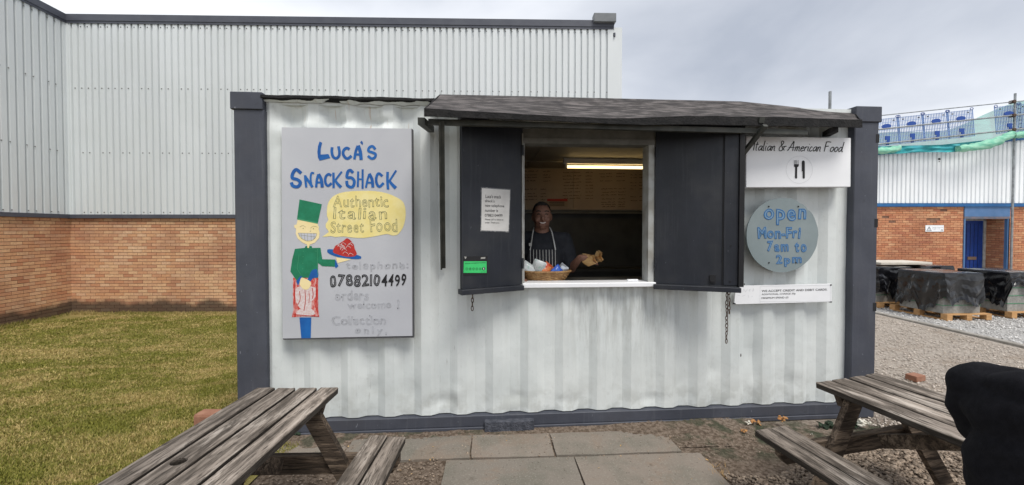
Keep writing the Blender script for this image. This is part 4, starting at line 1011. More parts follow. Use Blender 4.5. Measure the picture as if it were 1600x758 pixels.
# ================================================================== INSIDE THE KIOSK
# menu board with handwriting
mz0, mz1 = 1.845, CEI-.012
mv = 2.285
u0 = 1.05; u1 = PL.hit(1008, 300, mv)[0]
r = thing('menu_board', PL.world((u0+u1)/2, mv, mz0), PL.a, 'wide brown menu board covered in small handwriting on the back wall inside', 'menu')
wm = (u1-u0)/2
for k in range(3):
    MB().box(-wm+k*2*wm/3+.002, -wm+(k+1)*2*wm/3-.002, 0, .015, 0, mz1-mz0).build('panel', M['menu'], r)
m = MB(); ZB = (815, 210, 5.829)
def mf(x, y):
    a, b = PL.hit(815+x/5.829, 210+y/5.829, mv); return (a-(u0+u1)/2, b-mz0)
def scrib(x0, x1, y, h=8):
    x = x0
    while x < x1:
        wl = random.uniform(22, 60); e = min(x+wl, x1); n = max(3, int((e-x)/3.2)); pts = []
        for i in range(n): pts.append(mf(x+(e-x)*i/(n-1), y-random.uniform(0, h)*(1.2 if i % 2 else .0)-(x-x0)*.03))
        if len(pts) > 2: ribbon(m, pts, .0042, -.001, n=2)
        x = e+random.uniform(6, 11)
for rows, (a, b), pr in (((342, 375, 398, 430), (-60, 165), (195, 262)), ((505, 545, 572, 600), (-60, 150), (172, 225)), ((352, 384, 412, 441, 470, 498, 530, 562, 588), (370, 545), (582, 650)), ((362, 390, 428), (706, 850), (862, 940)), ((500, 530, 556, 592, 622, 642, 662), (720, 870), (880, 945)), ((372, 398, 444, 470, 500, 572, 606), (980, 1060), (1070, 1112)), ):
    for k, y in enumerate(rows):
        scrib(a+random.uniform(0, 16), b-random.uniform(0, 30), y); scrib(pr[0], pr[1], y-2)
m.build('handwriting', mat('menu_ink', (.03, .02, .015)), r)['kind'] = 'stuff'
def mf2(x, y): return PL.hit(815+x/5.829, 210+y/5.829, mv-.006)
a, b = mf2(233, 660), mf2(418, 588)
r = thing('wall_notice', PL.world((a[0]+b[0])/2, mv-.004, a[1]), PL.a, 'small notice with a red heading strip at the foot of the menu board', 'notice')
ww = (b[0]-a[0])/2; hh = b[1]-a[1]
MB().box(-ww, ww, 0, .002, 0, hh*.68).build('sheet', mat('notice_tan', (.42, .32, .22)), r); MB().box(-ww, ww, -.001, .002, hh*.70, hh).build('heading', M['red_n'], r)
m = MB(); [m.box(-ww*.8, ww*.7, -.0015, -.0003, hh*k, hh*k+.006) for k in (.15, .3, .45, .57)]; m.build('text_lines', M['ink'], r)
# fluorescent fitting
fv = 1.52; fu0 = PL.hit(880, 252, fv)[0]; fl = 1.25
r = thing('strip_light', PL.world(fu0+fl/2, fv, CEI-.02), PL.a, 'lit fluorescent batten light with a yellowish tube on the kiosk ceiling', 'light')
MB().box(-fl/2, fl/2, -.03, .03, -.048, .018).build('housing', M['white'], r, bevel=.006)
MB().tube((-fl/2+.05, 0, -.082), (fl/2-.05, 0, -.082), .017, n=14).build('tube', M['tube'], r, smooth=40)
for s_ in (-1, 1): MB().box(s_*(fl/2-.035)-.012, s_*(fl/2-.035)+.012, -.012, .012, -.10, -.05).build('tube_holder', M['white'], r)
# snack basket
bu0 = PL.hit(816, 430, .20)[0]; bu1 = PL.hit(890, 430, .20)[0]; bz = HZ0-.014; bc = (bu0+bu1)/2; bw = (bu1-bu0)/2*1.06
r = thing('wicker_basket', PL.world(bc, .22, bz), PL.a, 'oval brown wicker basket of snack packets on the counter behind the sill', 'basket')
def ovals(rx, ry, z, ph=0, amp=.0):
    return [((rx+amp*math.cos(14*t+ph))*math.cos(t), (ry+amp*math.cos(14*t+ph))*math.sin(t), z) for t in np.linspace(0, 2*math.pi, 57)[:-1]]
bh = .085
for i in range(9):
    t = i/8; MB().path(ovals(bw*(.72+.26*t), .115*(.75+.25*t), .006+bh*.93*t, math.pi*(i % 2), .004), .0052, 6, True).build('weave', M['wicker'], r, smooth=60)
MB().path(ovals(bw, .12, bh+.003), .0085, 7, True).build('rim', M['wicker'], r, smooth=60)
mm = MB()
for k in range(28):
    t = 2*math.pi*k/28; mm.tube((bw*.72*math.cos(t), .086*math.sin(t), 0), (bw*.985*math.cos(t), .118*math.sin(t), bh), .0035, n=6)
mm.build('stakes', M['wicker'], r)
MB().prism([(bw*.7*math.cos(t), 0) for t in (0,)]+[(0, 0), (0.01, 0.01)], 0, .001) if False else None
mm = MB(); mm.ell((0, 0, .006), (bw*.72, .086, .004), 24, 4); mm.build('base', M['wicker'], r)
def packet(u, v, z, w_, h_, m_, label, rot, tilt, seed):
    n = 9; mb = MB(); rg = random.Random(seed)
    for s_ in (0, 1):
        for j in range(n):
            for i in range(n):
                a = i/(n-1)*2-1; b = j/(n-1)*2-1; th = .022*max(0, (1-abs(a)**3))*max(0, (1-abs(b)**4))
                cr = .007*mnoise.noise(Vector((a*3+seed, b*3, s_*4)))+.004*mnoise.noise(Vector((a*8+seed, b*8, s_)))
                mb.v.append((a*w_/2*(1-.06*abs(b)), (th+cr)*(1 if s_ else -1), b*h_/2+.004*mnoise.noise(Vector((a*4, seed, 0)))))
        mb.f += [((s_*n*n+j*n+i), (s_*n*n+j*n+i+1), (s_*n*n+(j+1)*n+i+1), (s_*n*n+(j+1)*n+i)) for j in range(n-1) for i in range(n-1)]
    o = mb.build('snack_packet', M[m_], smooth=35); o.location = PL.world(u, v, z); o.rotation_euler = (rg.uniform(-.4, .2), tilt, PL.a+rot)
    return tag(o, label, 'packet', 'snack packets in the basket')
pz = bz+bh+.015
packet(bc-.150, .20, pz+.005, .10, .13, 'p_white', 'white and green packet leaning at the left end of the basket', .2, -.9, 1)
packet(bc-.065, .19, pz+.022, .11, .12, 'p_white', 'crumpled white packet with green print standing tallest in the basket', -.2, .35, 2)
packet(bc+.012, .20, pz+.004, .09, .11, 'p_red', 'red and orange packet in the middle of the basket', .4, .6, 3)
packet(bc+.050, .26, pz+.006, .08, .10, 'p_red', 'red packet behind the blue packet in the basket', -.3, -.5, 4)
packet(bc+.085, .17, pz-.008, .08, .09, 'p_blue', 'bright blue packet toward the right of the basket', .3, .9, 5)
packet(bc+.135, .21, pz-.002, .08, .10, 'p_silver', 'silver packet at the right end of the basket', -.2, .7, 6)
mm = MB().box(-.045, .045, -.012, .012, 0, .014); o = mm.build('white_tray', M['white'], bevel=.004); p = PL.hit(989, 435, .05); o.location = PL.world(p[0], .06, HZ0+.0035); o.rotation_euler.z = PL.a
tag(o, 'small white bar lying near the right end of the sill', 'tray')

# ------------------------------------------------ the man behind the counter
mx_, my_ = .262, 3.50
man = thing('person', (mx_, my_, .15), 0, 'smiling man in a charcoal t-shirt and striped apron serving behind the kiosk counter', 'person')
hand = ony(913, 403, 3.30)-Vector((mx_, my_, .15))
sh = .205
b = MB()
HC = Vector((0, -.02, 1.545))
b.ell(HC, (.080, .096, .112), 24, 16); b.ell(HC+Vector((0, -.018, -.060)), (.066, .074, .060), 20, 12); b.ell(HC+Vector((0, -.066, -.098)), (.030, .024, .020), 14, 8)
b.ell(HC+Vector((0, -.101, -.022)), (.0165, .020, .026), 14, 8); b.caps(HC+Vector((0, -.086, .030)), HC+Vector((0, -.100, -.02)), .010, .013)
for s_ in (-1, 1):
    b.ell(HC+Vector((s_*.082, .008, -.012)), (.010, .020, .032), 12, 8); b.ell(HC+Vector((s_*.042, -.070, -.035)), (.026, .024, .024), 14, 8)
    b.caps(HC+Vector((s_*.018, -.086, .030)), HC+Vector((s_*.052, -.074, .032)), .010, .009)
b.caps(HC+Vector((-.022, -.090, -.080)), HC+Vector((.022, -.090, -.080)), .010, .010)
b.caps((0, .01, 1.36), (0, 0, 1.48), .070, .062)
b.ell((0, .02, 1.22), (.185, .125, .20), 24, 14); b.ell((0, .01, 1.0), (.18, .14, .17), 24, 12); b.ell((0, .02, .86), (.175, .135, .12), 24, 12)
b.caps((-sh*.8, .02, 1.33), (sh*.8, .02, 1.33), .068, .068)
el = Vector((.262, .01, 1.085)); S2 = Vector((sh, .02, 1.325))
b.caps(S2, el, .058, .044); b.caps(el, hand+Vector((-.03, .02, 0)), .041, .027)
b.caps((-sh, .02, 1.325), (-.275, -.02, 1.05), .058, .044); b.caps((-.275, -.02, 1.05), (-.20, -.22, 1.02), .041, .027)
def fingers(b, P, d, up, side, sp=.0185, curl=.5, L=(.066, .076, .072, .056)):
    d = Vector(d).normalized(); up = Vector(up).normalized(); side = d.cross(up).normalized()*side
    b.caps(P, P+d*.045, .026, .026)
    for k in range(4): b.caps(P+side*(k-1.5)*sp*.8, P+d*.075+side*(k-1.5)*sp, .013, .011)
    for k in range(4):
        q0 = P+d*.080+side*(k-1.5)*sp; c = curl*(1+.12*k); q1 = q0+(d*math.cos(c)-up*math.sin(c))*L[k]*.5; q2 = q1+(d*math.cos(c*2.1)-up*math.sin(c*2.1))*L[k]*.5
        b.caps(q0, q1, .0102, .0092); b.caps(q1, q2, .0090, .0078)
    t0 = P+d*.02-side*.026; t1 = t0-side*.022+d*.030-up*.008; t2 = t1+d*.030+side*.004-up*.012
    b.caps(t0, t1, .014, .011); b.caps(t1, t2, .0105, .009)
fingers(b, hand+Vector((-.02, .01, 0)), (1, -.35, .03), (0, .3, 1), 1)
fingers(b, Vector((-.20, -.23, 1.02)), (.3, -1, -.1), (0, 0, 1), 1)
for s_ in (-1, 1):
    b.caps((s_*.095, .02, .84), (s_*.115, .0, .46), .088, .058); b.caps((s_*.115, 0, .46), (s_*.12, .03, .09), .055, .040); b.caps((s_*.12, .03, .05), (s_*.135, -.13, .035), .042, .034)
remeshed(b, 'body', M['skin'], man, .0065, 3)
c = MB()
c.ell((0, .02, 1.22), (.205, .145, .205), 24, 14); c.ell((0, .005, 1.0), (.205, .165, .19), 24, 12); c.caps((-sh*.8, .02, 1.33), (sh*.8, .02, 1.33), .080, .080)
c.caps(S2, S2.lerp(el, .82), .076, .068); c.caps((-sh, .02, 1.325), (-.262, -.01, 1.10), .076, .068); c.caps((0, .02, 1.33), (0, .018, 1.365), .085, .074)
remeshed(c, 'tshirt', M['tee'], man, .009, 4, disp=.012)
c = MB(); c.ell((0, .02, .88), (.195, .155, .14), 24, 12)
for s_ in (-1, 1): c.caps((s_*.098, .02, .84), (s_*.115, .0, .46), .102, .074); c.caps((s_*.115, 0, .46), (s_*.12, .03, .07), .072, .058)
remeshed(c, 'trousers', M['trouser'], man, .012, 4, disp=.01)
# apron: curved bib and skirt with white stripes
ap = MB(); st = MB(); n = 21
def apy(x, z):
    rx = np.interp(z, [.45, .85, 1.0, 1.15, 1.30], [.22, .215, .215, .213, .20]); ry = np.interp(z, [.45, .85, 1.0, 1.15, 1.30], [.17, .180, .180, .165, .13])
    return .012-ry*math.sqrt(max(.02, 1-(x/rx)**2))-.008
zsa = np.linspace(.42, 1.255, 18)
for z in zsa:
    hw = np.interp(z, [.42, .98, 1.02, 1.255], [.19, .19, .17, .115])
    for i in range(n): x = -hw+2*hw*i/(n-1); ap.v.append((x, apy(x, z)-.003*math.sin(x*30), z))
ap.f = [(j*n+i, j*n+i+1, (j+1)*n+i+1, (j+1)*n+i) for j in range(17) for i in range(n-1)]
ap.build('apron', mat('apron_black', (.012, .012, .016), (.02, .02, .025), 20, .9), man, smooth=60)
for k in range(-6, 7):
    x = k*.0265; zt = 1.255 if abs(x) < .112 else .99
    vs = []
    for z in np.linspace(.42, zt, 14): vs += [(x-.0022, apy(x, z)-.0055, z), (x+.0022, apy(x, z)-.0055, z)]
    st.add(vs, [(2*i, 2*i+1, 2*i+3, 2*i+2) for i in range(13)])
st.build('apron_stripes', M['frame'], man)
mm = MB()
for s_ in (-1, 1): mm.path([(s_*.108, apy(.1, 1.25)-.004, 1.25), (s_*.095, -.112, 1.33), (s_*.082, -.075, 1.405), (s_*.07, .0, 1.445)], .006, 6)
mm.box(-.118, -.094, -.135, -.128, 1.285, 1.312)
mm.build('apron_strap', M['frame'], man, smooth=60)
# hair, brows, eyes, mouth
h = MB(); h.ell(HC+Vector((0, .012, .022)), (.086, .098, .106), 28, 18); me = h.mesh('hair', M['hair'], 60)
bm = bmesh.new(); bm.from_mesh(me)
bmesh.ops.delete(bm, geom=[v for v in bm.verts if (v.co.z-HC.z < .062+max(0, -(v.co.y)-.02)*.25 and v.co.y < .0) or v.co.z < HC.z-.05], context='VERTS'); bm.to_mesh(me); bm.free()
for v in me.vertices: v.co += v.normal*.004*mnoise.noise(v.co*60)
link('hair', me, man)
for s_ in (-1, 1):
    MB().path([HC+Vector((s_*.016, -.0985, .034)), HC+Vector((s_*.034, -.098, .041)), HC+Vector((s_*.054, -.083, .035))], .0042, 6).build('eyebrow', M['hair'], man, smooth=60)
    MB().path([HC+Vector((s_*.020, -.0935, .010)), HC+Vector((s_*.033, -.094, .015)), HC+Vector((s_*.046, -.085, .010))], .0040, 6).build('eye', M['eye'], man, smooth=60)
MB().path([HC+Vector((x, -.101+abs(x)**1.5*2.2, -.066+(x*x)*11)) for x in np.linspace(-.032, .032, 9)], [.003, .005, .0065, .0075, .008, .0075, .0065, .005, .003], 8).build('lips', mat('lip', (.22, .08, .065)), man, smooth=60)
MB().path([HC+Vector((x, -.107+abs(x)**1.5*2.2, -.064+(x*x)*11)) for x in np.linspace(-.026, .026, 9)], [.002, .0035, .0045, .005, .005, .005, .0045, .0035, .002], 8).build('teeth', M['teeth'], man, smooth=60)
# kraft papers held in the hand
def wrap(loc, rot, label, s_=1.0):
    mb = MB(); n = 12
    for j in range(n):
        for i in range(n):
            a = i/(n-1)*2-1; b_ = j/(n-1)*2-1; mb.v.append((a*.062*s_*(1-.45*(b_+1)/2), .020*abs(a)*(1-.4*b_)+.006*mnoise.noise(Vector((a*3, b_*3, rot[0]))), b_*.072*s_))
    mb.f = [(j*n+i, j*n+i+1, (j+1)*n+i+1, (j+1)*n+i) for j in range(n-1) for i in range(n-1)]
    k = len(mb.v); mb.v += [(v[0]*.97, v[1]-.016-.01*(1-abs(v[0])/.06), v[2]*.96) for v in mb.v]
    mb.f += [tuple(k+q for q in f_[::-1]) for f_ in mb.f]
    o = mb.build('paper_wrap', M['kraft'], smooth=40); o.location = loc; o.rotation_euler = rot; return tag(o, label, 'wrapper', 'kraft paper wraps in the hand')
wrap(ony(921, 407, 3.27), (R(70), R(60), .2), 'open brown paper wrap held nearest the man\'s fingers')
wrap(ony(936, 401, 3.27), (R(60), R(80), -.4), 'smaller brown paper wrap at the outer right of the hand', .85)

# ================================================================== PICNIC TABLES
def plank_mesh(L, w_, t_, seed, hole=None):
    mb = MB(); n = 14; rg = random.Random(seed); ys = np.linspace(-L/2, L/2, n)
    prof = [(-w_/2+.004, 0), (-w_/2, -.004), (-w_/2, -t_+.003), (-w_/2+.003, -t_), (w_/2-.003, -t_), (w_/2, -t_+.003), (w_/2, -.004), (w_/2-.004, 0), (w_/4, .0), (0, 0), (-w_/4, 0)]
    K = len(prof)
    for i, y in enumerate(ys):
        wv = .0018*mnoise.noise(Vector((seed*3.1, y*3, 0))); tw = .003*mnoise.noise(Vector((seed*1.7, y*1.3, 5)))
        for (a, c) in prof:
            e = (.0015*rg.uniform(-1, 1)); mb.v.append((a+wv+e*.6, y+(rg.uniform(-.003, .003) if i in (0, n-1) else 0), c+tw+a*.02*mnoise.noise(Vector((seed, y, 9)))+(e*.5 if c > -.001 else 0)))
    mb.f = [(i*K+k, i*K+(k+1) % K, (i+1)*K+(k+1) % K, (i+1)*K+k) for i in range(n-1) for k in range(K)]+[tuple(range(K))[::-1], tuple(range((n-1)*K, n*K))]
    mb.f = [f_[::-1] for f_ in mb.f]
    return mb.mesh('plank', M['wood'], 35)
def table(loc, rz, tilt, label, L, holeplank, seed, BZ=.44, spread=0):
    T = thing('picnic_table', loc, rz, label, 'picnic table', 'weathered timber picnic tables'); T.rotation_euler = (tilt[0], tilt[1], rz)
    TZ = .70; pw = .100; gap = .019; x0 = -(4*pw+3*gap)/2+pw/2
    for k in range(4):
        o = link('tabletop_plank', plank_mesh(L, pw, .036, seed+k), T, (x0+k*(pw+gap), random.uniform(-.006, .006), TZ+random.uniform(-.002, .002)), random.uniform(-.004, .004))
        if k == holeplank:
            me = MB().tube((0, -.08, -.0345), (0, -.08, .0012), .020, n=20).mesh('h', None); c_ = link('h', me); c_.parent = None
            c_.data.transform(Matrix.Scale(1.25, 4, (1, 0, 0)))
            cut = MB().tube((0, .02, -.06), (0, .02, .03), .027, n=20).build('cut', M['ink']); cut.matrix_world = Matrix.Identity(4)
            o2 = bpy.data.objects.new('tmp', o.data); COL.objects.link(o2); md = o2.modifiers.new('b', 'BOOLEAN'); md.object = cut; md.operation = 'DIFFERENCE'; md.solver = 'EXACT'
            bpy.context.view_layer.update(); o.data = baked(o2); bpy.data.objects.remove(o2); bpy.data.objects.remove(cut); bpy.data.objects.remove(c_)
    for s_ in (-1, 1):
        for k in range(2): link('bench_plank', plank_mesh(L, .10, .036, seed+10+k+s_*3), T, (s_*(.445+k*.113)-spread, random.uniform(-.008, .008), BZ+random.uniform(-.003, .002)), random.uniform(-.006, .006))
    for s_ in (-1, 1):
        ye = s_*(L/2-.11); yi = ye-s_*.04
        MB().prism([(-.205, TZ-.040), (.205, TZ-.040), (.185, TZ-.105), (-.185, TZ-.105)], ye-.018, ye+.018).build('top_batten', M['wood_x'], T)
        MB().prism([(-.60, BZ-.040), (.60, BZ-.040), (.60, BZ-.09), (.565, BZ-.135), (-.565, BZ-.135), (-.60, BZ-.09)], ye-.02, ye+.02).build('cross_beam', M['wood_x'], T)
        for sx in (-1, 1):
            o = MB().bar((sx*.13, yi, TZ-.045), (sx*.505, yi, -.03), .036, .085, up=(1, 0, 0)).build('leg', M['wood_x'], T)
            for p in ((sx*.165, TZ-.075), (sx*.352, BZ-.09)): MB().tube((p[0], ye+s_*.0165, p[1]), (p[0], ye+s_*.030, p[1]), .009, n=8).build('bolt', M['steel'], T)
        MB().bar((0, s_*.10, TZ-.055), (0, yi-s_*.03, BZ-.06), .07, .036, up=(1, 0, 0)).build('brace', M['wood_x'], T)
    MB().prism([(-.2, TZ-.040), (.2, TZ-.040), (.18, TZ-.09), (-.18, TZ-.09)], -.018, .018).build('top_batten', M['wood_x'], T)
    return T
LT = 1.52
ct = onz(462, 605, .70); a = R(1.3)
table((ct.x+math.sin(a)*LT/2, ct.y-math.cos(a)*LT/2, .010), a, (R(-1.6), 0), 'grey weathered picnic table at the left with a parasol hole in its top', LT, 1, 3, .425)
aR = R(9); c0 = onz(1286, 591, .70); c0.z = 0; ux = Vector((math.cos(aR), math.sin(aR), 0)); uy = Vector((-math.sin(aR), math.cos(aR), 0))
cR = c0+ux*.23-uy*LT/2
TR = table((cR.x, cR.y, .004), aR, (R(-1.2), R(-3.4)), 'grey weathered picnic table at the right where a person in black sits', LT, 9, 40, .468, .035)

# ================================================================== SEATED PERSON
px_, py_ = 1.685, 1.20
sp = thing('person', (px_, py_, 0), R(8), 'person in a black fleece seen from behind, seated at the right picnic table', 'person')
def V(x, y, z): return Vector((x, y, z))
SL_, SR_ = V(.01, .182, 1.02), V(.01, -.182, 1.02)
HD = V(.17, -.02, 1.26)
b = MB()
b.ell((0, 0, .55), (.15, .18, .13), 20, 12); b.ell((-.01, 0, .80), (.125, .17, .22), 20, 14); b.ell((.0, 0, .96), (.12, .18, .13), 20, 12); b.caps(SL_, SR_, .065, .065)
b.caps((.05, 0, 1.05), (.12, -.01, 1.16), .06, .055); b.ell(HD, (.095, .078, .11), 22, 14); b.ell(HD+V(.03, 0, -.06), (.07, .062, .055), 16, 10); b.ell(HD+V(.10, 0, -.02), (.02, .014, .025), 10, 8)
for s_ in (-1, 1): b.ell(HD+V(0, s_*.08, -.01), (.02, .01, .03), 10, 8)
for s_, S3 in ((1, SL_), (-1, SR_)):
    e_ = V(.17, s_*.24, .80); hnd = V(.36, s_*.09, .80); b.caps(S3, e_, .054, .042); b.caps(e_, hnd, .04, .026)
    fingers(b, hnd, (1, -s_*.5, -.05), (0, 0, 1), s_, curl=.45)
    b.caps((.04, s_*.09, .53), (.42, s_*.11, .50), .085, .058); b.caps((.42, s_*.11, .50), (.40, s_*.12, .10), .055, .04); b.caps((.40, s_*.12, .045), (.54, s_*.13, .035), .04, .032)
remeshed(b, 'body', M['skin'], sp, .0075, 3)
c = MB()
c.ell((-.005, 0, .58), (.185, .205, .17), 24, 12); c.ell((-.02, 0, .78), (.165, .205, .25), 24, 16); c.ell((-.012, 0, .97), (.155, .22, .145), 24, 14); c.caps(SL_+V(0, .005, 0), SR_+V(0, -.005, 0), .098, .098)
c.caps((.02, 0, 1.06), (.09, -.01, 1.13), .088, .078)
for s_, S3 in ((1, SL_), (-1, SR_)):
    m_ = V(.02, s_*.205, .93); e_ = V(.13, s_*.212, .78); hnd = V(.34, s_*.105, .80); c.caps(S3, m_, .096, .084); c.caps(m_, e_, .090, .074); c.caps(e_, hnd, .068, .046)
c.ell((-.07, 0, 1.075), (.075, .135, .06), 20, 12)
remeshed(c, 'fleece_jacket', M['black_cloth'], sp, .010, 5, disp=.014)
c = MB(); c.ell((0, 0, .53), (.175, .195, .10), 20, 12)
for s_ in (-1, 1): c.caps((.04, s_*.09, .53), (.42, s_*.11, .50), .10, .074); c.caps((.42, s_*.11, .50), (.40, s_*.12, .08), .072, .056)
remeshed(c, 'trousers', M['trouser'], sp, .012, 4, disp=.01)
h = MB(); h.ell(HD+V(-.012, 0, .015), (.100, .085, .108), 24, 16); me = h.mesh('hair', M['hair'], 60); bm = bmesh.new(); bm.from_mesh(me)
bmesh.ops.delete(bm, geom=[v for v in bm.verts if v.co.x > HD.x+.045 and v.co.z < HD.z+.06], context='VERTS'); bm.to_mesh(me); bm.free(); link('hair', me, sp)
for s_ in (-1, 1):
    c = MB(); c.caps((.40, s_*.12, .05), (.55, s_*.13, .042), .05, .043); remeshed(c, 'shoe', M['black_cloth'], sp, .01, 2)

# ================================================================== WALLS OF BUILDINGS
def clad_sheet(w_, z0, z1, pitch, depth, crest=.66):
    depth = .042
    mb = MB(); n = max(1, round(w_/pitch)); p = w_/n; xs = []
    for i in range(n):
        a = i*p; xs += [(a, depth), (a+p*.16, depth), (a+p*.21, 0), (a+p*(.21+crest), 0), (a+p*(.21+crest+.06), depth)]
    xs.append((w_, depth)); zz = (z0, z1)
    for z in zz: mb.v += [(x, y, z) for x, y in xs]
    K = len(xs); mb.f = [(i, i+1, K+i+1, K+i) for i in range(K-1)]
    return mb.mesh('cladding_sheet', None)
def inframe(p):
    d = p-Vector((0, 0, CAMZ))
    if d.y <= .1: return None
    f_ = d.y*math.cos(PITCH)-d.z*math.sin(PITCH); v_ = d.y*math.sin(PITCH)+d.z*math.cos(PITCH)
    X = 800+FPX*d.x/f_; Yp = 379-FPX*v_/f_+SHY*1600; return X, Yp, f_
def brick_runs(walls, parent, name, m1, mi, visible, limit=300, holes=()):
    """walls: (origin vec in parent space, angle, length, z0, z1, list of openings (u0,u1,z0,z1))"""
    allb = []
    pm = parent.matrix_world
    for wi, (o_, ang, L, z0, z1, ops) in enumerate(walls):
        row = 0; z = z1-.0325-.005; uu = Vector((math.cos(ang), math.sin(ang), 0))
        while z > z0:
            s0 = 0 if row % 2 else -.1125; u = s0
            while u < L:
                a, b_ = max(u, 0), min(u+.215, L)
                for (p0, p1, q0, q1) in ops:
                    if q0 < z < q1:
                        if a < p1 and b_ > p0:
                            if a < p0: b_ = p0
                            elif b_ > p1: a = p1
                            else: b_ = a
                if b_-a > .03: allb.append((wi, (a+b_)/2, z, b_-a, o_+uu*((a+b_)/2)+Vector((0, 0, z)), ang))
                u += .225
            z -= .075; row += 1
    sc_ = []
    for k, (wi, u, z, w_, loc, ang) in enumerate(allb):
        q = inframe(pm @ loc)
        vis = q is not None and visible(*q[:2]) and w_ > .2
        sc_.append((-(1/q[2]) if vis else 1, k))
    sc_.sort(); chosen = set(k for s_, k in sc_[:limit] if s_ < 0)
    me = MB().box(-.1075, .1075, 0, .05, -.0325, .0325).mesh('brick', M[m1]); rest = MB()
    rg = random.Random(5)
    for k, (wi, u, z, w_, loc, ang) in enumerate(allb):
        pr = rg.uniform(-.002, .002); n_ = Vector((-math.sin(ang), math.cos(ang), 0))
        if any(h0 <= u <= h1 and k0 <= z <= k1 and hw == wi and rg.random() < pp for hw, h0, h1, k0, k1, pp in holes): continue
        if k in chosen:
            link('brick', me, parent, loc+n_*pr, ang)
        else:
            mt = Matrix.Translation(loc+n_*pr) @ Matrix.Rotation(ang, 4, 'Z'); rest.box(-w_/2, w_/2, 0, .05, -.0325, .0325, mt)
    o = rest.build('brickwork', M[mi], parent); o['kind'] = 'stuff'
def screws(parent, pts):
    mb = MB()
    for p, ang in pts:
        mt = Matrix.Translation(p) @ Matrix.Rotation(ang, 4, 'Z'); mb.box(-.011, .011, -.006, .0, -.011, .011, mt)
    o = mb.build('fixing_screws', mat('screw_dark', (.12, .12, .12)), parent); o['kind'] = 'stuff'

# --- warehouse on the left
WC = Vector((-10.62, 9.54, 0)); wa = math.atan2(9.84-9.54, 2.46+10.62); WL = 13.08
WH = thing('warehouse', WC, wa, 'grey corrugated metal warehouse on a buff brick base behind the container', 'warehouse')
bpy.context.view_layer.update()
LWd = Vector((.084, -1, 0)).normalized(); lwa_w = math.atan2(-LWd.y, -LWd.x)      # wing wall: runs toward the corner
LWL = 5.5
# wing wall origin (near end) in parent space
near_w = WC+LWd*LWL; inv = WH.matrix_world.inverted(); near_l = inv @ near_w; lwa = lwa_w-wa
def local_wall(o_, ang): return o_, ang
ZB0, ZT = 1.86, 6.53
def sheets(parent, o_, ang, L, z0, z1, mname, pitch=.155, sw=1.085, group=None):
    n = max(1, round(L/sw)); sw = L/n; me = clad_sheet(sw+.004, z0, z1, pitch, .028); me.materials.append(M[mname])
    for i in range(n):
        uu = Vector((math.cos(ang), math.sin(ang), 0)); nn = Vector((-math.sin(ang), math.cos(ang), 0))
        link('cladding_sheet', me, parent, o_+uu*(i*sw)+nn*(-.044-.0015*(i % 2)), ang)
    return n, sw
Z3 = Vector((0, 0, 0))
for o_, ang, L in ((Z3, 0, WL), (near_l, lwa, LWL)):
    sheets(WH, o_, ang, L, ZB0+.06, ZT, 'cladding')
    mt = Matrix.Translation(o_) @ Matrix.Rotation(ang, 4, 'Z')
    e0 = .0 if L == WL else 0; 
    MB().box(0.0, L+(.0 if L == WL else .20), .014, .25, -1.2, ZT-.02, mt).build('wall_core', M['mortar'], WH)
    MB().box(-.03 if L == WL else 0, L+.03, -.075, .012, ZT-.02, ZT+.135, mt).box(-.03, L+.03, -.062, -.03, ZT-.075, ZT-.022, mt).build('coping', M['coping'], WH)
    MB().box(-.02, L+.02, -.06, .012, ZB0-.02, ZB0+.07, mt).build('flashing', M['coping'], WH)
MB().box(WL-.02, WL+.25, .0, 9, -1.2, ZT).build('side_wall', M['cladding'], WH)
MB().box(-.02, WL, .25, 9, ZT-.3, ZT-.12).build('roof', M['coping'], WH)
MB().box(WL-.10, WL+.03, -.045, .013, -1.0, ZT-.1).build('corner_trim', M['cladding'], WH) if False else None
MB().box(WL-.115, WL+.012, -.054, -.006, ZB0+.07, ZT-.06).build('corner_trim', M['cladding'], WH)
MB().box(-.02, .10, -.054, -.006, ZB0+.07, ZT-.06).build('corner_trim', M['cladding'], WH)
MB().box(WL-.48, WL+.06, -.16, .05, ZT+.06, ZT+.27).build('gutter_box', mat('box_metal', (.17, .18, .19), (.13, .14, .15), 4, .5), WH, bevel=.01)
MB().tube((WL+.05, -.02, ZT-.15), (WL+.05, -.02, ZT-.23), .03).build('vent_pipe', M['coping'], WH)
brick_runs([(Z3, 0, WL, -.75, ZB0-.02, []), (near_l, lwa, LWL, -.75, ZB0-.02, [])], WH, 'brick', 'brick', 'brick_i', lambda X, Y: -20 < X < 366 and 330 < Y < 530)
pts = []
for z in (ZB0+.12, 3.4, 4.93, ZT-.15):
    for i in range(84):
        if i % 3 == 1 and random.random() < .7: continue
        pts.append((Vector((.08+i*.155, -.046, z)), 0))
    for i in range(35):
        if i % 3 == 1: continue
        u = .08+i*.155; pts.append((near_l+Vector((math.cos(lwa), math.sin(lwa), 0))*u-Vector((-math.sin(lwa), math.cos(lwa), 0))*.046+Vector((0, 0, z)), lwa))
screws(WH, pts)

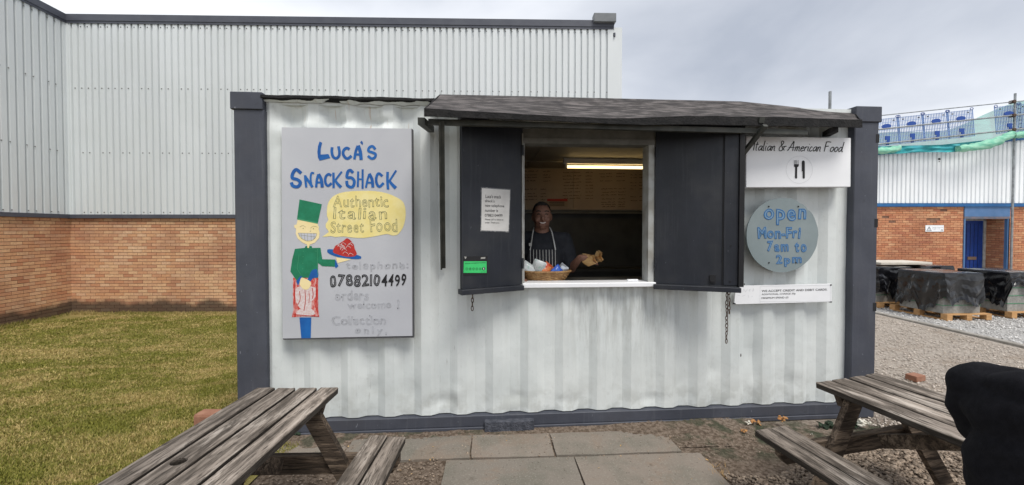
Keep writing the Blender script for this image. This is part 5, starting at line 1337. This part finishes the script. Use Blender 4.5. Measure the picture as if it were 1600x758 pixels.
# --- unit on the right
RY = 13.05; sR = FPX/RY
RO = ony(1330, 358, RY); RO.z = 0
RB = thing('industrial_unit', RO, 0, 'red brick industrial unit with white ribbed cladding and a blue door', 'building')
bpy.context.view_layer.update()
def ru(px): return (px-1330)/sR
def rz(py): return ony(1400, py, RY).z
RL = 12.0; SL = .104       # verge slope
zc0 = rz(319); zr0 = rz(243)+ .0
zr = lambda u: zr0+SL*(u-ru(1367))
d0, d1 = ru(1506), ru(1575); dz = rz(342)
n = 12; sw = RL/n
for i in range(n):
    me = clad_sheet(sw+.004, 0, 1, .145, .028); me.materials.append(M['cladding_w'])
    for v in me.vertices: v.co.z = zc0+.03 if v.co.z < .5 else zr(i*sw+v.co.x)
    link('cladding_sheet', me, RB, (i*sw, -.044-.0015*(i % 2), 0))
MB().box(0, d0, .014, .3, -.3, rz(322)).box(d1, RL, .014, .3, -.3, rz(322)).box(d0, d1, .014, .3, dz, rz(322)-.002).build('wall_core', M['mortar2'], RB)
MB().prism([(0, rz(322)), (RL, rz(322)), (RL, zr(RL)-.03), (0, zr(0)-.03)], .015, .3).build('upper_wall', M['mortar2'], RB)
MB().box(-.05, RL, -.07, .012, rz(323), rz(318)).build('flashing', M['flash'], RB)
MB().prism([(-.1, zr(-.1)), (RL, zr(RL)), (RL, zr(RL)+.12), (-.1, zr(-.1)+.12)], -.09, 9).build('verge', M['flash'], RB)
MB().box(RL-.02, RL, .3, 9, -.3, 4).box(0, .02, .3, 9, -.3, 3.9).build('side_wall', M['mortar2'], RB)
brick_runs([(Z3, 0, RL, -.05, rz(323)-.004, [(d0-.02, d1+.02, -1, rz(322)+.1)])], RB, 'brick', 'brick2', 'brick2_i', lambda X, Y: 1368 < X < 1600 and Y < 420,
           holes=[(0, ru(1368), ru(1395), rz(350), rz(325), .22), (0, ru(1440), ru(1480), rz(348), rz(325), .28)])
# door recess
MB().box(d0-.02, d1+.02, -.03, .06, dz+.075, rz(323)-.002).build('door_head', M['door_frame'], RB)
MB().box(d0-.02, d1+.02, -.028, .10, dz, dz+.073).build('roller_box', mat('roller_metal', (.10, .12, .16), (.18, .14, .15), 9, .5), RB)
MB().box(d0-.02, d0+.02, -.028, .30, -.02, dz-.002).build('door_jamb', M['door_frame'], RB); MB().box(d1-.05, d1+.0, -.028, .30, -.02, dz-.002).build('door_jamb', M['door_frame'], RB)
MB().box(d1-.018, d1-.002, -.045, -.03, -.02, dz).build('guide_rail', M['ink'], RB)
dr0, dr1 = d0+.03, d1-.15
dd = MB().box(dr0, dr1, .57, .61, 0, dz-.05).build('door', M['door'], RB)
for k in range(9): MB().box(dr0+.06+k*.13, dr0+.066+k*.13, .562, .569, .1, dz-.15).build('door_groove', M['ink'], dd)
MB().box(dr1-.52, dr1-.22, .55, .569, rz(407)-.02, rz(403)).build('letter_plate', mat('brass_old', (.16, .10, .07)), dd)
MB().box(dr1+.002, dr1+.08, .54, .62, -.02, dz-.02).build('door_post', M['frame'], RB)
MB().box(dr0, dr1+.08, .54, .62, dz-.048, dz+.10).build('transom', M['frame'], RB)
rb = MB(); z = .03; row = 0
while z < dz:
    v = .06-(.11 if row % 2 else 0)
    while v < .60:
        a, b_ = max(v, .06), min(v+.215, .60)
        if b_-a > .02: rb.box(d1-.065, d1-.03, a, b_, z-.0325, z+.0325)
        v += .225
    z += .075; row += 1
rb.build('reveal_brickwork', M['brick2_i'], RB)['kind'] = 'stuff'
MB().box(d1-.052, d1+.05, .101, .63, -.02, dz+.019).box(d0-.02, d1+.02, .101, .63, dz+.02, dz+.05).box(d0-.06, d0-.02, .301, .63, -.02, dz+.019).build('recess_lining', M['mortar2'], RB)
MB().box(ru(1371), ru(1373), -.04, -.005, rz(418), rz(406)).build('vent_pipe', M['white'], RB)
o = MB().ell((ru(1463), -.047, rz(249)), (.045, .01, .035), 8, 6).ell((ru(1463), -.047, rz(253)), (.02, .01, .016), 8, 6).build('cladding_hole', M['ink'], RB)
pts = [(Vector((.11+i*.145, -.030, z+.0)), 0) for z in (rz(312), rz(275)) for i in range(0, 80, 1)]; 
# warning sign on its wall
sg = thing('warning_sign', RO+Vector((ru(1459.5), -.012, rz(362))), 0, 'small white warning sign with a triangle on the red brick wall', 'sign')
ws = ru(1474)-ru(1445.5); hs_ = rz(352)-rz(362)
MB().box(-ws/2, ws/2, -.006, .004, 0, hs_).build('plate', M['white'], sg)
m = MB(); tp = [(-ws/2+.04, .03), (-ws/2+.19, .03), (-ws/2+.115, .165)]
for i in range(3): ribbon(m, [tp[i], tp[(i+1) % 3]], .014, -.0075, False)
ribbon(m, [(-ws/2+.115, .12), (-ws/2+.115, .055)], .016, -.0075, False)
tq = [(ws/2-.10, .03), (ws/2-.03, .03), (ws/2-.065, .085)]
for i in range(3): ribbon(m, [tq[i], tq[(i+1) % 3]], .008, -.0075, False)
text_fit(m, 'Danger Asbestos', (-ws/2+.23, ws/2-.03, .122, .145), -.0075); text_fit(m, 'Fragile roof', (-ws/2+.23, ws/2-.13, .075, .10), -.0075)
m.build('lettering', M['ink'], sg)

# --- scaffold rails, post, barriers, netting on the verge
SY = RY-.45; ss = FPX/SY
def sp_(px, py, dy=0): return ony(px, py, SY+dy)
base = sp_(1583, 420)
def pole(a, b_, label, r_=.024, name='scaffold_pole'):
    c_ = (a+b_)/2 if abs(a.z-b_.z) < abs(a.x-b_.x) else a.copy(); o = MB().tube(a-c_, b_-c_, r_, n=10).build(name, M['steel'], smooth=40, loc=c_); return tag(o, label, 'scaffold pole', 'scaffold poles along the roof edge')
vz = sp_(1583, 145)
pole(Vector((base.x, SY+.055, 0)), Vector((base.x, SY+.055, vz.z)), 'upright scaffold pole standing right of the blue door', .030)
rails = []
for y0_, y1_, lb, rr in ((181.5, 157.5, 'topmost sloping scaffold rail above the blue barriers', .016), (203, 178.5, 'middle sloping scaffold rail across the blue barriers', .026), (226, 201, 'lowest sloping scaffold rail under the blue barriers', .026)):
    k = (y1_-y0_)/(1600-1367); pole(sp_(1320, y0_-47*k), sp_(1700, y1_+100*k), lb, rr)
for yy in (159, 180.5, 203):
    o = sp_(1583, yy); oo = MB().box(-.05, .05, -.055, .09, -.045, .045).build('scaffold_coupler', M['rust'], loc=o, bevel=.012); tag(oo, {159: 'rusty coupler clamping the topmost rail to the upright', 180.5: 'rusty coupler clamping the middle rail to the upright', 203: 'rusty coupler clamping the lowest rail to the upright'}[yy], 'coupler', 'scaffold couplers')
def barrier(px0, py0, label, wpx=39.5, hpx=42):
    a = sp_(px0, py0+hpx, .08); w_ = wpx/ss*1.02; h_ = hpx/ss
    r = thing('safety_barrier', a+Vector((w_/2, 0, 0)), 0, label, 'barrier', 'blue plastic barriers tied to the scaffold'); r.rotation_euler.y = -math.atan(.104)
    g_ = MB(); t = .0034
    for k in range(17):
        x = -w_/2+w_*k/16; tt = t*2.6 if k in (0, 16) else t; g_.box(x-tt, x+tt, -.008, .008, 0, h_)
    for z in (0.01, .12, .24, .36, .48, .60, .72, h_-.02): g_.box(-w_/2, w_/2, -.010, -.002, z-.006, z+.006)
    g_.build('grid', M['barrier'], r)
    MB().prism([(.145*w_/.8*math.cos(t_), h_*.70+.075*math.sin(t_)) for t_ in np.linspace(0, 2*math.pi, 17)[:-1]], -.03, -.011).build('oval_plate', M['barrier_d'], r)
    MB().prism([(-.06, .0), (.03, .0), (.06, .14), (.09, .28), (-.07, .29), (-.08, .18), (-.02, .16)], -.03, -.011).build('foot_bracket', M['barrier_d'], r)
    for s_ in (-1, 1): MB().prism([(s_*w_*.30-.03, h_-.10), (s_*w_*.30+.03, h_-.10), (s_*w_*.30+.02, h_-.07), (s_*w_*.30-.02, h_-.07)], -.02, -.011).build('clip', M['ink'], r)
    for s_ in (-1, 1):
        MB().path([(s_*w_*.46+.05*math.cos(t_), -.012, h_+.02+.035*math.sin(t_)) for t_ in np.linspace(0, 2*math.pi, 11)[:-1]], .009, 5, True).build('hook_loop', M['barrier_d'], r)
nm = ['blue mesh barrier nearest the container corner', 'blue mesh barrier second from the container corner', 'blue mesh barrier third from the container corner', 'blue mesh barrier just left of the gap in the row', 'blue mesh barrier hung behind the upright pole', 'blue mesh barrier at the right edge of the view']
for k, px0 in enumerate((1366.5, 1405.5, 1444, 1482.5, 1557, 1592)):
    barrier(px0, 185-.104*(px0-1367), nm[k])
# netting
def drape(name, ptsT, ptsB, m_, label, cat, dy=.14, nr=10, amp=.06):
    mb = MB(); T = spline(ptsT, 8); B = spline(ptsB, 8); n = min(len(T), len(B))
    for i in range(n):
        for j in range(nr):
            t = j/(nr-1); px = T[i].x*(1-t)+B[i].x*t; py = T[i].y*(1-t)+B[i].y*t
            mb.v.append(sp_(px, py, dy+amp*mnoise.noise(Vector((px*.05, t*2.2, 3)))))
    mb.f = [(i*nr+j, (i+1)*nr+j, (i+1)*nr+j+1, i*nr+j+1) for i in range(n-1) for j in range(nr-1)]
    c_ = sum((Vector(v) for v in mb.v), Vector())/len(mb.v); mb.v = [tuple(Vector(v)-c_) for v in mb.v]
    o = mb.build(name, m_, smooth=60, loc=c_); return tag(o, label, cat)
drape('debris_net', [(1366, 208), (1400, 206), (1440, 206), (1480, 203), (1510, 192), (1540, 178), (1580, 162), (1610, 156)], [(1366, 232), (1400, 232), (1440, 230), (1480, 229), (1510, 226), (1540, 219), (1580, 212), (1610, 208)], M['net'], 'sheer green debris netting sagging along the scaffold rails', 'netting', amp=.05)
drape('teal_sheet', [(1366, 229), (1405, 228), (1440, 227), (1480, 226), (1500, 225)], [(1366, 242), (1405, 240), (1440, 238), (1480, 238), (1500, 237)], M['tarp_blue'], 'teal sheet folded over the roof edge between the net rolls', 'sheet', dy=.0, amp=.12)
def roll(pts, r_, label):
    P = [sp_(p[0], p[1], -.10) for p in spline(pts, 6)]; c_ = P[len(P)//2].copy(); n = len(P)
    rad = [r_*(.75+.35*mnoise.noise(Vector((i*.6, r_*30, 1)))+.25*math.sin(math.pi*i/(n-1))) for i in range(n)]
    o = MB().path([p-c_ for p in P], rad, 14).build('net_roll', M['net_roll'], smooth=60, loc=c_)
    for v in o.data.vertices: v.co += v.normal*.03*mnoise.noise(Vector((v.co.x*1.5, v.co.y*9, v.co.z*9)))
    return tag(o, label, 'net roll', 'rolled green netting on the roof edge')
roll([(1362, 236), (1385, 235), (1406, 231)], .10, 'short pale green net roll beside the container corner')
roll([(1497, 233), (1520, 230), (1548, 224), (1575, 213), (1582, 208)], .125, 'long pale green net roll drooping left of the upright pole')
roll([(1584, 212), (1600, 210), (1640, 207)], .10, 'pale green net roll right of the upright pole')
# thin aerial mast behind the container
a = ony(1297, 143, 6.2); o = MB().tube((0, 0, 0), (0, 0, a.z-.0), .02, n=8).build('aerial_mast', M['steel'], loc=(a.x, a.y, 0)); tag(o, 'thin grey mast rising behind the right end of the canopy', 'mast')

# ================================================================== PALLETS OF BLOCKS
def pallet(x, y, rz_, label, L=.97, W_=.84):
    r = thing('pallet', (x, y, 0), rz_, label, 'pallet', 'timber pallets in the yard')
    for k in range(5): MB().box(-W_/2, W_/2, -.05, .05, .095, .113).build('deck_board', M['pallet'], r, loc=(0, -L/2+.05+k*(L-.1)/4, 0))
    for k in range(3):
        MB().box(-.05, .05, -L/2, L/2, 0, .016).build('skid', M['pallet'], r, loc=((k-1)*(W_/2-.05), 0, .002))
        for j in range(3): MB().box(-.05, .05, -.05, .05, .019, .094).build('spacer', M['pallet'], r, loc=((k-1)*(W_/2-.05), (j-1)*(L/2-.05), 0))
    return r
blockmesh = MB().box(-.0495, .0495, -.179, .179, .001, .139).mesh('block', M['block'])
def stack(x, y, rz_, label, layers=5):
    r = thing('block_stack', (x, y, .115), rz_, label, 'block stack', 'stacks of concrete blocks on pallets'); W_ = .70; L = .72
    for k in range(layers):
        for j in range(2):
            for i in range(7):
                if 0 < i < 6 and k < layers-1 and j == 1: continue
                link('block', blockmesh, r, (-W_/2+.05+i*.1, (j-.5)*.36, k*.14))
    s_ = MB()
    for k in range(1, layers):
        for a, b_ in (((-W_/2-.004, -L/2-.004), (W_/2+.004, -L/2-.004)), ((-W_/2-.004, -L/2-.004), (-W_/2-.004, L/2+.004))):
            s_.bar((a[0], a[1], k*.14), (b_[0], b_[1], k*.14), .004, .009)
    s_.build('strap', M['strap'], r); return r
def sheet_cover(x, y, rz_, label, H, seed, hem=.42, W_=.735, L=.755):
    mb = MB(); N = 176; per = 2*(W_+L); rows = 24
    def pt(s_):
        s_ = (s_ % 1)*per
        if s_ < W_: return (-W_/2+s_, -L/2, 0, -1)
        s_ -= W_
        if s_ < L: return (W_/2, -L/2+s_, 1, 0)
        s_ -= L
        if s_ < W_: return (W_/2-s_, L/2, 0, 1)
        s_ -= W_; return (-W_/2, L/2-s_, -1, 0)
    for i in range(N):
        a, b_, nx, ny = pt(i/N); ph = i/N*2*math.pi
        hm = hem if nx >= 0 else max(hem, .60)
        h_ = hm*(1+.45*mnoise.noise(Vector((math.cos(ph)*2.6, math.sin(ph)*2.6, seed)))+.18*mnoise.noise(Vector((math.cos(ph)*9, math.sin(ph)*9, seed))))
        for j in range(rows):
            t = j/(rows-1)
            if j < 4:
                q_ = j/3; zz = H+.012*mnoise.noise(Vector((a*q_*4, b_*q_*4, seed)))+.012; mb.v.append((a*q_*.985, b_*q_*.985, zz-(.01 if j == 3 else 0)))
            else:
                q_ = (j-3)/(rows-4); p_ = Vector((a*2.6, b_*2.6, q_*.9+seed))
                fold = .010+.15*q_**1.2*abs(mnoise.noise(p_*1.3))+.055*q_**.7*abs(mnoise.noise(Vector((a*5+q_*1.4+b_*2, b_*5-q_, q_*1.2+seed))))+.02*mnoise.noise(Vector((a*3+b_*3, q_*6, seed)))*(1 if .1 < q_ else .3)
                mb.v.append((a+nx*max(.012, fold), b_+ny*max(.012, fold), H-q_*h_+.01))
    mb.f = [(i*rows+j, i*rows+j+1, ((i+1) % N)*rows+j+1, ((i+1) % N)*rows+j) for i in range(N) for j in range(rows-1)]
    o = mb.build('plastic_sheet', M['poly'], smooth=16, loc=(x, y, 0), rz=rz_); return tag(o, label, 'plastic sheet', 'black plastic sheets over the block stacks')
S = [((7.80, 7.24), R(4), 'grey block stack under a torn black sheet, front and centre in the yard', 'pallet jutting out under the nearest central block stack', 'torn black plastic sheet draped over the central block stack', .50, 2),
     ((7.66, 8.34), R(4), 'block stack half hidden by the container corner, behind the central stack', 'pallet under the block stack beside the container corner', 'black plastic sheet on the stack beside the container corner', .62, 9),
     ((9.14, 7.42), R(4), 'grey block stack at the right edge of the view with its front uncovered', 'pallet under the block stack at the right edge', 'black plastic sheet on the stack at the right edge of the view', .26, 14),
     ((8.75, 8.55), R(3), 'block stack behind the gap between the two nearer stacks', 'pallet under the stack behind the gap', 'black plastic sheet on the stack behind the gap', .50, 21)]
for (x, y), a, l1, l2, l3, hem, sd_ in S:
    pallet(x+.06, y+.06, a, l2); stack(x, y, a, l1); sheet_cover(x, y, a, l3, .115+.70, sd_, hem)
o = MB().box(-.5, .62, -.3, .3, 0, .05).build('loose_board', mat('pale_board', (.55, .50, .42), (.62, .57, .5), 6, .7), loc=(8.05, 8.45, .845), rz=.05, bevel=.004); tag(o, 'pale flat board lying on top of the covered stacks', 'board')

# ================================================================== LITTLE THINGS AROUND THE CONTAINER
def lump(name, px, py, z, size, m_, label, cat, n=9, seed=1, group=None):
    p = onz(px, py, z); rg = random.Random(seed); mb = MB()
    for k in range(n):
        mt = Matrix.Rotation(rg.uniform(0, 6), 3, 'Z') @ Matrix.Rotation(rg.uniform(-.8, .8), 3, 'X')
        mb.ell((rg.uniform(-1, 1)*size, rg.uniform(-.5, .5)*size, rg.uniform(0, .9)*size), (size*rg.uniform(.2, .5), size*rg.uniform(.15, .4), size*rg.uniform(.06, .28)), 7, 5, mt)
    o = mb.build(name, m_, loc=p); return tag(o, label, cat, group)
lump('foam_lump', 1180, 662, .03, .035, M['foam'], 'orange foam lump at the container foot left of the right table', 'foam', 10, 1)
lump('foam_lump', 1222, 658, .045, .035, M['foam'], 'orange foam lump wedged under the rail behind the right bench', 'foam', 11, 2)
lump('foam_lump', 1160, 677, .01, .030, M['foam'], 'tan foam piece lying on the ground nearest the slabs', 'foam', 8, 3)
lump('paint_flakes', 1169, 662, .03, .025, M['foam_w'], 'white flakes beside the orange foam at the container foot', 'debris', 9, 4)
lump('paint_flakes', 1348, 664, .03, .042, M['foam_w'], 'cluster of white shell like flakes at the right corner post', 'debris', 22, 5)
lump('paint_flakes', 1318, 672, .01, .025, M['foam_w'], 'cream chips under the right table beside the moss', 'debris', 8, 6)
lump('white_stone', 1268, 679, .0, .012, M['foam_w'], 'single white stone below the bench of the right table', 'stone', 3, 7)
for k, (px, py, s_) in enumerate(((460, 683, .05), (1290, 668, .05), (1325, 668, .06))):
    lump('moss_clump', px, py, .0, s_, M['moss'], ['dark weed clump behind the left table leg', 'moss growing along the rail behind the right table', 'moss at the foot of the right corner post'][k], 'moss', 26, 20+k)
o = MB().box(-.10, .10, -.05, .05, 0, .09).build('timber_block', M['oldbrick'], loc=onz(362, 660, 0)+Vector((-.09, .02, 0)), bevel=.005); tag(o, 'reddish block on the grass against the left corner post', 'block')
o.location = (-2.13, 2.80, .0); o.scale = (1, 1, 3.1)
o = MB().box(-.07, .07, -.05, .05, 0, .06).build('loose_brick', M['oldbrick'], loc=onz(1430, 594, 0), rz=.3, bevel=.004); tag(o, 'reddish broken brick lying in the yard behind the right table', 'brick')
rg = random.Random(3)
lf = MB()
for k in range(60):
    x, y = (rg.uniform(-1.3, 1.6), rg.uniform(2.0, 2.95)) if k % 2 else (rg.uniform(-1.2, -.45), rg.uniform(1.5, 2.7)); a = rg.uniform(0, 6); s_ = rg.uniform(.005, .014); z = .017
    lf.add([(x+s_*math.cos(a), y+s_*math.sin(a), z), (x+s_*.4*math.cos(a+1.6), y+s_*.4*math.sin(a+1.6), z+.004), (x-s_*math.cos(a), y-s_*math.sin(a), z+.002), (x-s_*.4*math.cos(a+1.6), y-s_*.4*math.sin(a+1.6), z+.001)], [(0, 1, 2, 3)])
o = lf.build('leaf_litter', M['bark']); tag(o, 'scraps of dry leaf on the slabs and soil', 'litter', kind='stuff')
dg_ = MB(); rg = random.Random(8)
for k in range(70):
    x, y = (1.34+rg.gauss(0, .035), 2.55+rg.gauss(0, .06)); h_ = rg.uniform(.01, .04); a = rg.uniform(0, 6); l_ = rg.uniform(.02, .05)
    dg_.add([(x-.0015, y, 0.0), (x+.0015, y, 0), (x+l_*math.cos(a), y+l_*math.sin(a), h_)], [(0, 1, 2)])
o = dg_.build('dry_tuft', M['bark'], loc=(0, 0, 0)); tag(o, 'dry straw coloured tuft at the right hand edge of the slabs', 'grass tuft')
